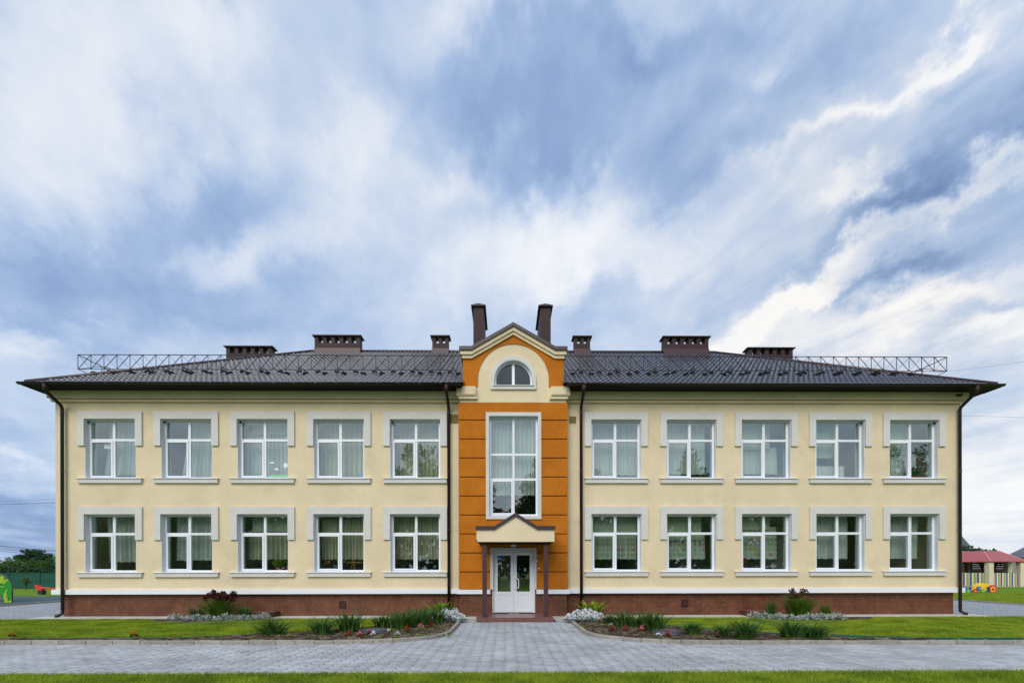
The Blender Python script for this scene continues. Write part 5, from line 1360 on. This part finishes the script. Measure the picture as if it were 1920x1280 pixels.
for k in (5, 0, 1):
    a, b_ = Vector(cor[k]), Vector(cor[(k + 1) % 6]); n_ = 22
    for i in range(n_):
        p = a.lerp(b_, (i + 1) / (n_ + 1)); d_ = (b_ - a).normalized() * .052; nn = Vector((-d_.y, d_.x)).normalized() * .012
        MB().flat([(p.x - d_.x - nn.x, p.y - d_.y - nn.y), (p.x + d_.x - nn.x, p.y + d_.y - nn.y), (p.x + d_.x + nn.x, p.y + d_.y + nn.y), (p.x - d_.x + nn.x, p.y - d_.y + nn.y)], .05, 1.2).build('picket', cols[i % 4], gr)
for k in (2, 3, 4):
    a, b_ = Vector(cor[k]), Vector(cor[(k + 1) % 6])
    n_ = Vector((-(b_ - a).y, (b_ - a).x)).normalized() * .04
    mb = MB()
    for j in range(11): mb.flat([(a.x, a.y), (b_.x, b_.y), (b_.x + n_.x, b_.y + n_.y), (a.x + n_.x, a.y + n_.y)], .05 + j * .19, .05 + j * .19 + .17)
    mb.build('back_boards', M['dark_wood'], gr)
# toy train
x0, y0 = at_d(1812, 30.9)
tr = empty('toy_train', (x0 + 1.1, y0, 0), 'colourful wooden toy train with round wheels on the lawn', 'toy train')
def disc(x, z, r_, m, nm='wheel', yy=-.05, th_=.05):
    o = MB().tube([(x, y0 + yy, z), (x, y0 + yy - th_, z)], r_, 20).build(nm, m, tr)
    if nm == 'wheel': MB().tube([(x, y0 + yy - th_, z), (x, y0 + yy - th_ - .02, z)], r_ * .3, 10).build('hub', M['yellow'], o)
MB().box(x0 + .45, x0 + 2.0, y0, y0 + .5, .16, .34).build('body', M['yellow'], tr); MB().box(x0 + .1, x0 + .4, y0 + .1, y0 + .14, .20, .30).build('coupling', M['cream_p'], tr)
MB().box(x0 - .05, x0 + .45, y0, y0 + .5, .34, .38).build('seat', M['pink_p'], tr)
pts = [(x0 + 1.55 + .36 * math.cos(a * math.pi / 10), .34 + .30 * math.sin(a * math.pi / 10)) for a in range(11)]
MB().prism(pts, y0, y0 + .5).build('cab', M['yellow'], tr)
for x_, z_, r_, m_ in ((.32, .14, .13, 'green_p'), (.77, .15, .14, 'red'), (1.28, .15, .13, 'green_p'), (.10, .30, .12, 'blue'), (1.02, .32, .13, 'blue')): disc(x0 + x_, z_, r_, M[m_])
disc(x0 + 1.92, .26, .28, M['red'], 'front_plate', -.02, .06); disc(x0 + 1.92, .26, .17, M['yellow'], 'front_ring', -.09, .01); disc(x0 + 1.92, .26, .10, M['red'], 'front_centre', -.11, .01)
for x_ in (.50, 1.66): MB().box(x0 + x_ - .06, x0 + x_ + .06, y0 - .08, y0 - .02, 0, .42).build('stand', M['blue'], tr)
for k in range(4): MB().box(x0 - .25 + k * .12, x0 - .19 + k * .12, y0 + 1.5, y0 + 1.55, .35, .62).build('railing_bar', M['blue'], tr)
# houses
def house(px0, px1, py_top, py_e, d, label, slope):
    xa, y = at_d(px0, d); xb, _ = at_d(px1, d); ze = 1.65 + (1063.5 - py_e) * d / 907; zt = 1.65 + (1063.5 - py_top) * d / 907
    r = empty('house', ((xa + xb) / 2, y + 4, 0), label, 'house', 'houses behind the pavilion')
    MB().box(xa + .4, xb - .4, y + .4, y + 9, 0, ze - .1).build('wall', M['house_wall'], r)
    xm = (xa + xb) / 2
    mb = MB(); mb.prism([(xa, ze), (xb, ze), (xb, ze - .12), (xm, zt - .1), (xa, ze - .12)][::-1] if False else [(xa, ze - .15), (xb, ze - .15), (xm, zt)], y, y + 9.5); mb.build('roof', M['house_roof'], r)
    for q_ in range(2): MB().box(xm - 1.5 + q_ * 2, xm - .7 + q_ * 2, y + .36, y + .4, 1.0, 2.0).build('window', M['glass_dark'], r)
house(1748, 1831, 978, 1023, 66, 'house with a steep dark grey roof rising behind the building corner', 1); house(2037, 2180, 1008, 1040, 60, 'house with a low grey roof right of the pavilion', 1)
for k, (px, d, h, rx, lab) in enumerate([(1822, 52, 4.1, 1.7, 'leafy tree behind the pavilion next to the building corner'), (1850, 53, 3.9, 1.6, 'leafy tree behind the middle of the pavilion roof'), (1874, 54, 3.7, 1.3, 'low leafy tree behind the right slope of the pavilion roof')]):
    x, y = at_d(px, d); tree('walnut_tree', x, y, h, rx, 1.0, 900, .26, M['tree_a'], lab, 70 + k, 'trees behind the pavilion', trunk_h=2)

# ------------------------------------------------------------------ street side behind the photographer (mirrored in the panes)
SD = [('dark leafy', 'tree_a'), ('olive leafy', 'tree_b'), ('mid-green leafy', 'tree_c')]
for k, (x, h, rx) in enumerate([(-54, 10, 5), (-46, 9, 4.5), (-38, 10, 4.8), (-30.5, 9, 4.5), (-23, 9.8, 4.6), (-16, 8.8, 4.2), (-4.5, 10.5, 4.0), (3.5, 10.8, 4.0), (10, 8.6, 4), (15.5, 9, 4), (27.5, 9.0, 4.4), (35, 12.5, 4.4), (43, 13.2, 4.4), (51, 9.5, 5)]):
    tree('street_tree', x, -44 + (k % 3), h, rx, h * .49, 5200, .62, M[SD[k % 3][1]], SD[k % 3][0] + ' tree across the street, mirrored in the panes ' + ['far left of the building', 'left of the building end', 'opposite the left end', 'near the left end window', 'opposite the left windows', 'opposite the left wing', 'left of the door axis', 'right of the door axis', 'near the right drainpipe', 'opposite the right wing', 'opposite the fourth right window', 'near the right end window', 'right of the building end', 'far right of the building'][k], 200 + k, 'trees across the street', trunk_h=1)
tree('tall_street_tree', -10.6, -38, 16.2, 3.2, 6.5, 5200, .45, M['tree_b'], 'tall tree mirrored in the upstairs window just left of the orange bay', 230, 'trees across the street', trunk_h=4)
tree('tall_street_tree', 20.6, -38, 15.6, 3.2, 6.2, 5200, .45, M['tree_c'], 'tall tree mirrored in the second upstairs window right of the bay', 231, 'trees across the street', trunk_h=4)
wd_ = []
for x_ in range(-70, 72, 3): wd_ += list(ball_pts(420, (x_ + random.uniform(-1, 1), -58, 5.3), 5.6, x_ + 500, 1.0))
stuff(leafy('woods', wd_, 1.0, M['tree_a'], None, .8, 1.5, 88))
tall = [(-3.3, 14.2, 2.0, 'tree_a', 'slim dark tree mirrored at the left foot of the tall bay window'), (3.2, 14.6, 2.4, 'tree_a', 'slim dark tree mirrored at the right foot of the tall bay window'), (45, 16.5, 3.6, 'tree_a', 'tall tree mirrored in the upstairs window at the right end')]
for k, (x, h, rx, m, lab) in enumerate(tall): tree('tall_street_tree', x, -38, h, rx, h * .42, 4600, .45, M[m], lab, 240 + k, 'trees across the street', trunk_h=3)
sf = empty('street_fence', (0, -24, 0), 'green street fence mirrored in the door panes', 'fence')
mb = MB()
for i in range(260): mb.box(-26 + i * .2, -25.98 + i * .2, -24, -23.98, 0, 1.5)
mb.box(-26, 26, -24.03, -24.0, 1.4, 1.44); mb.box(-26, 26, -24.03, -24.0, .15, .19)
stuff(mb.build('bars', M['fence'], sf))
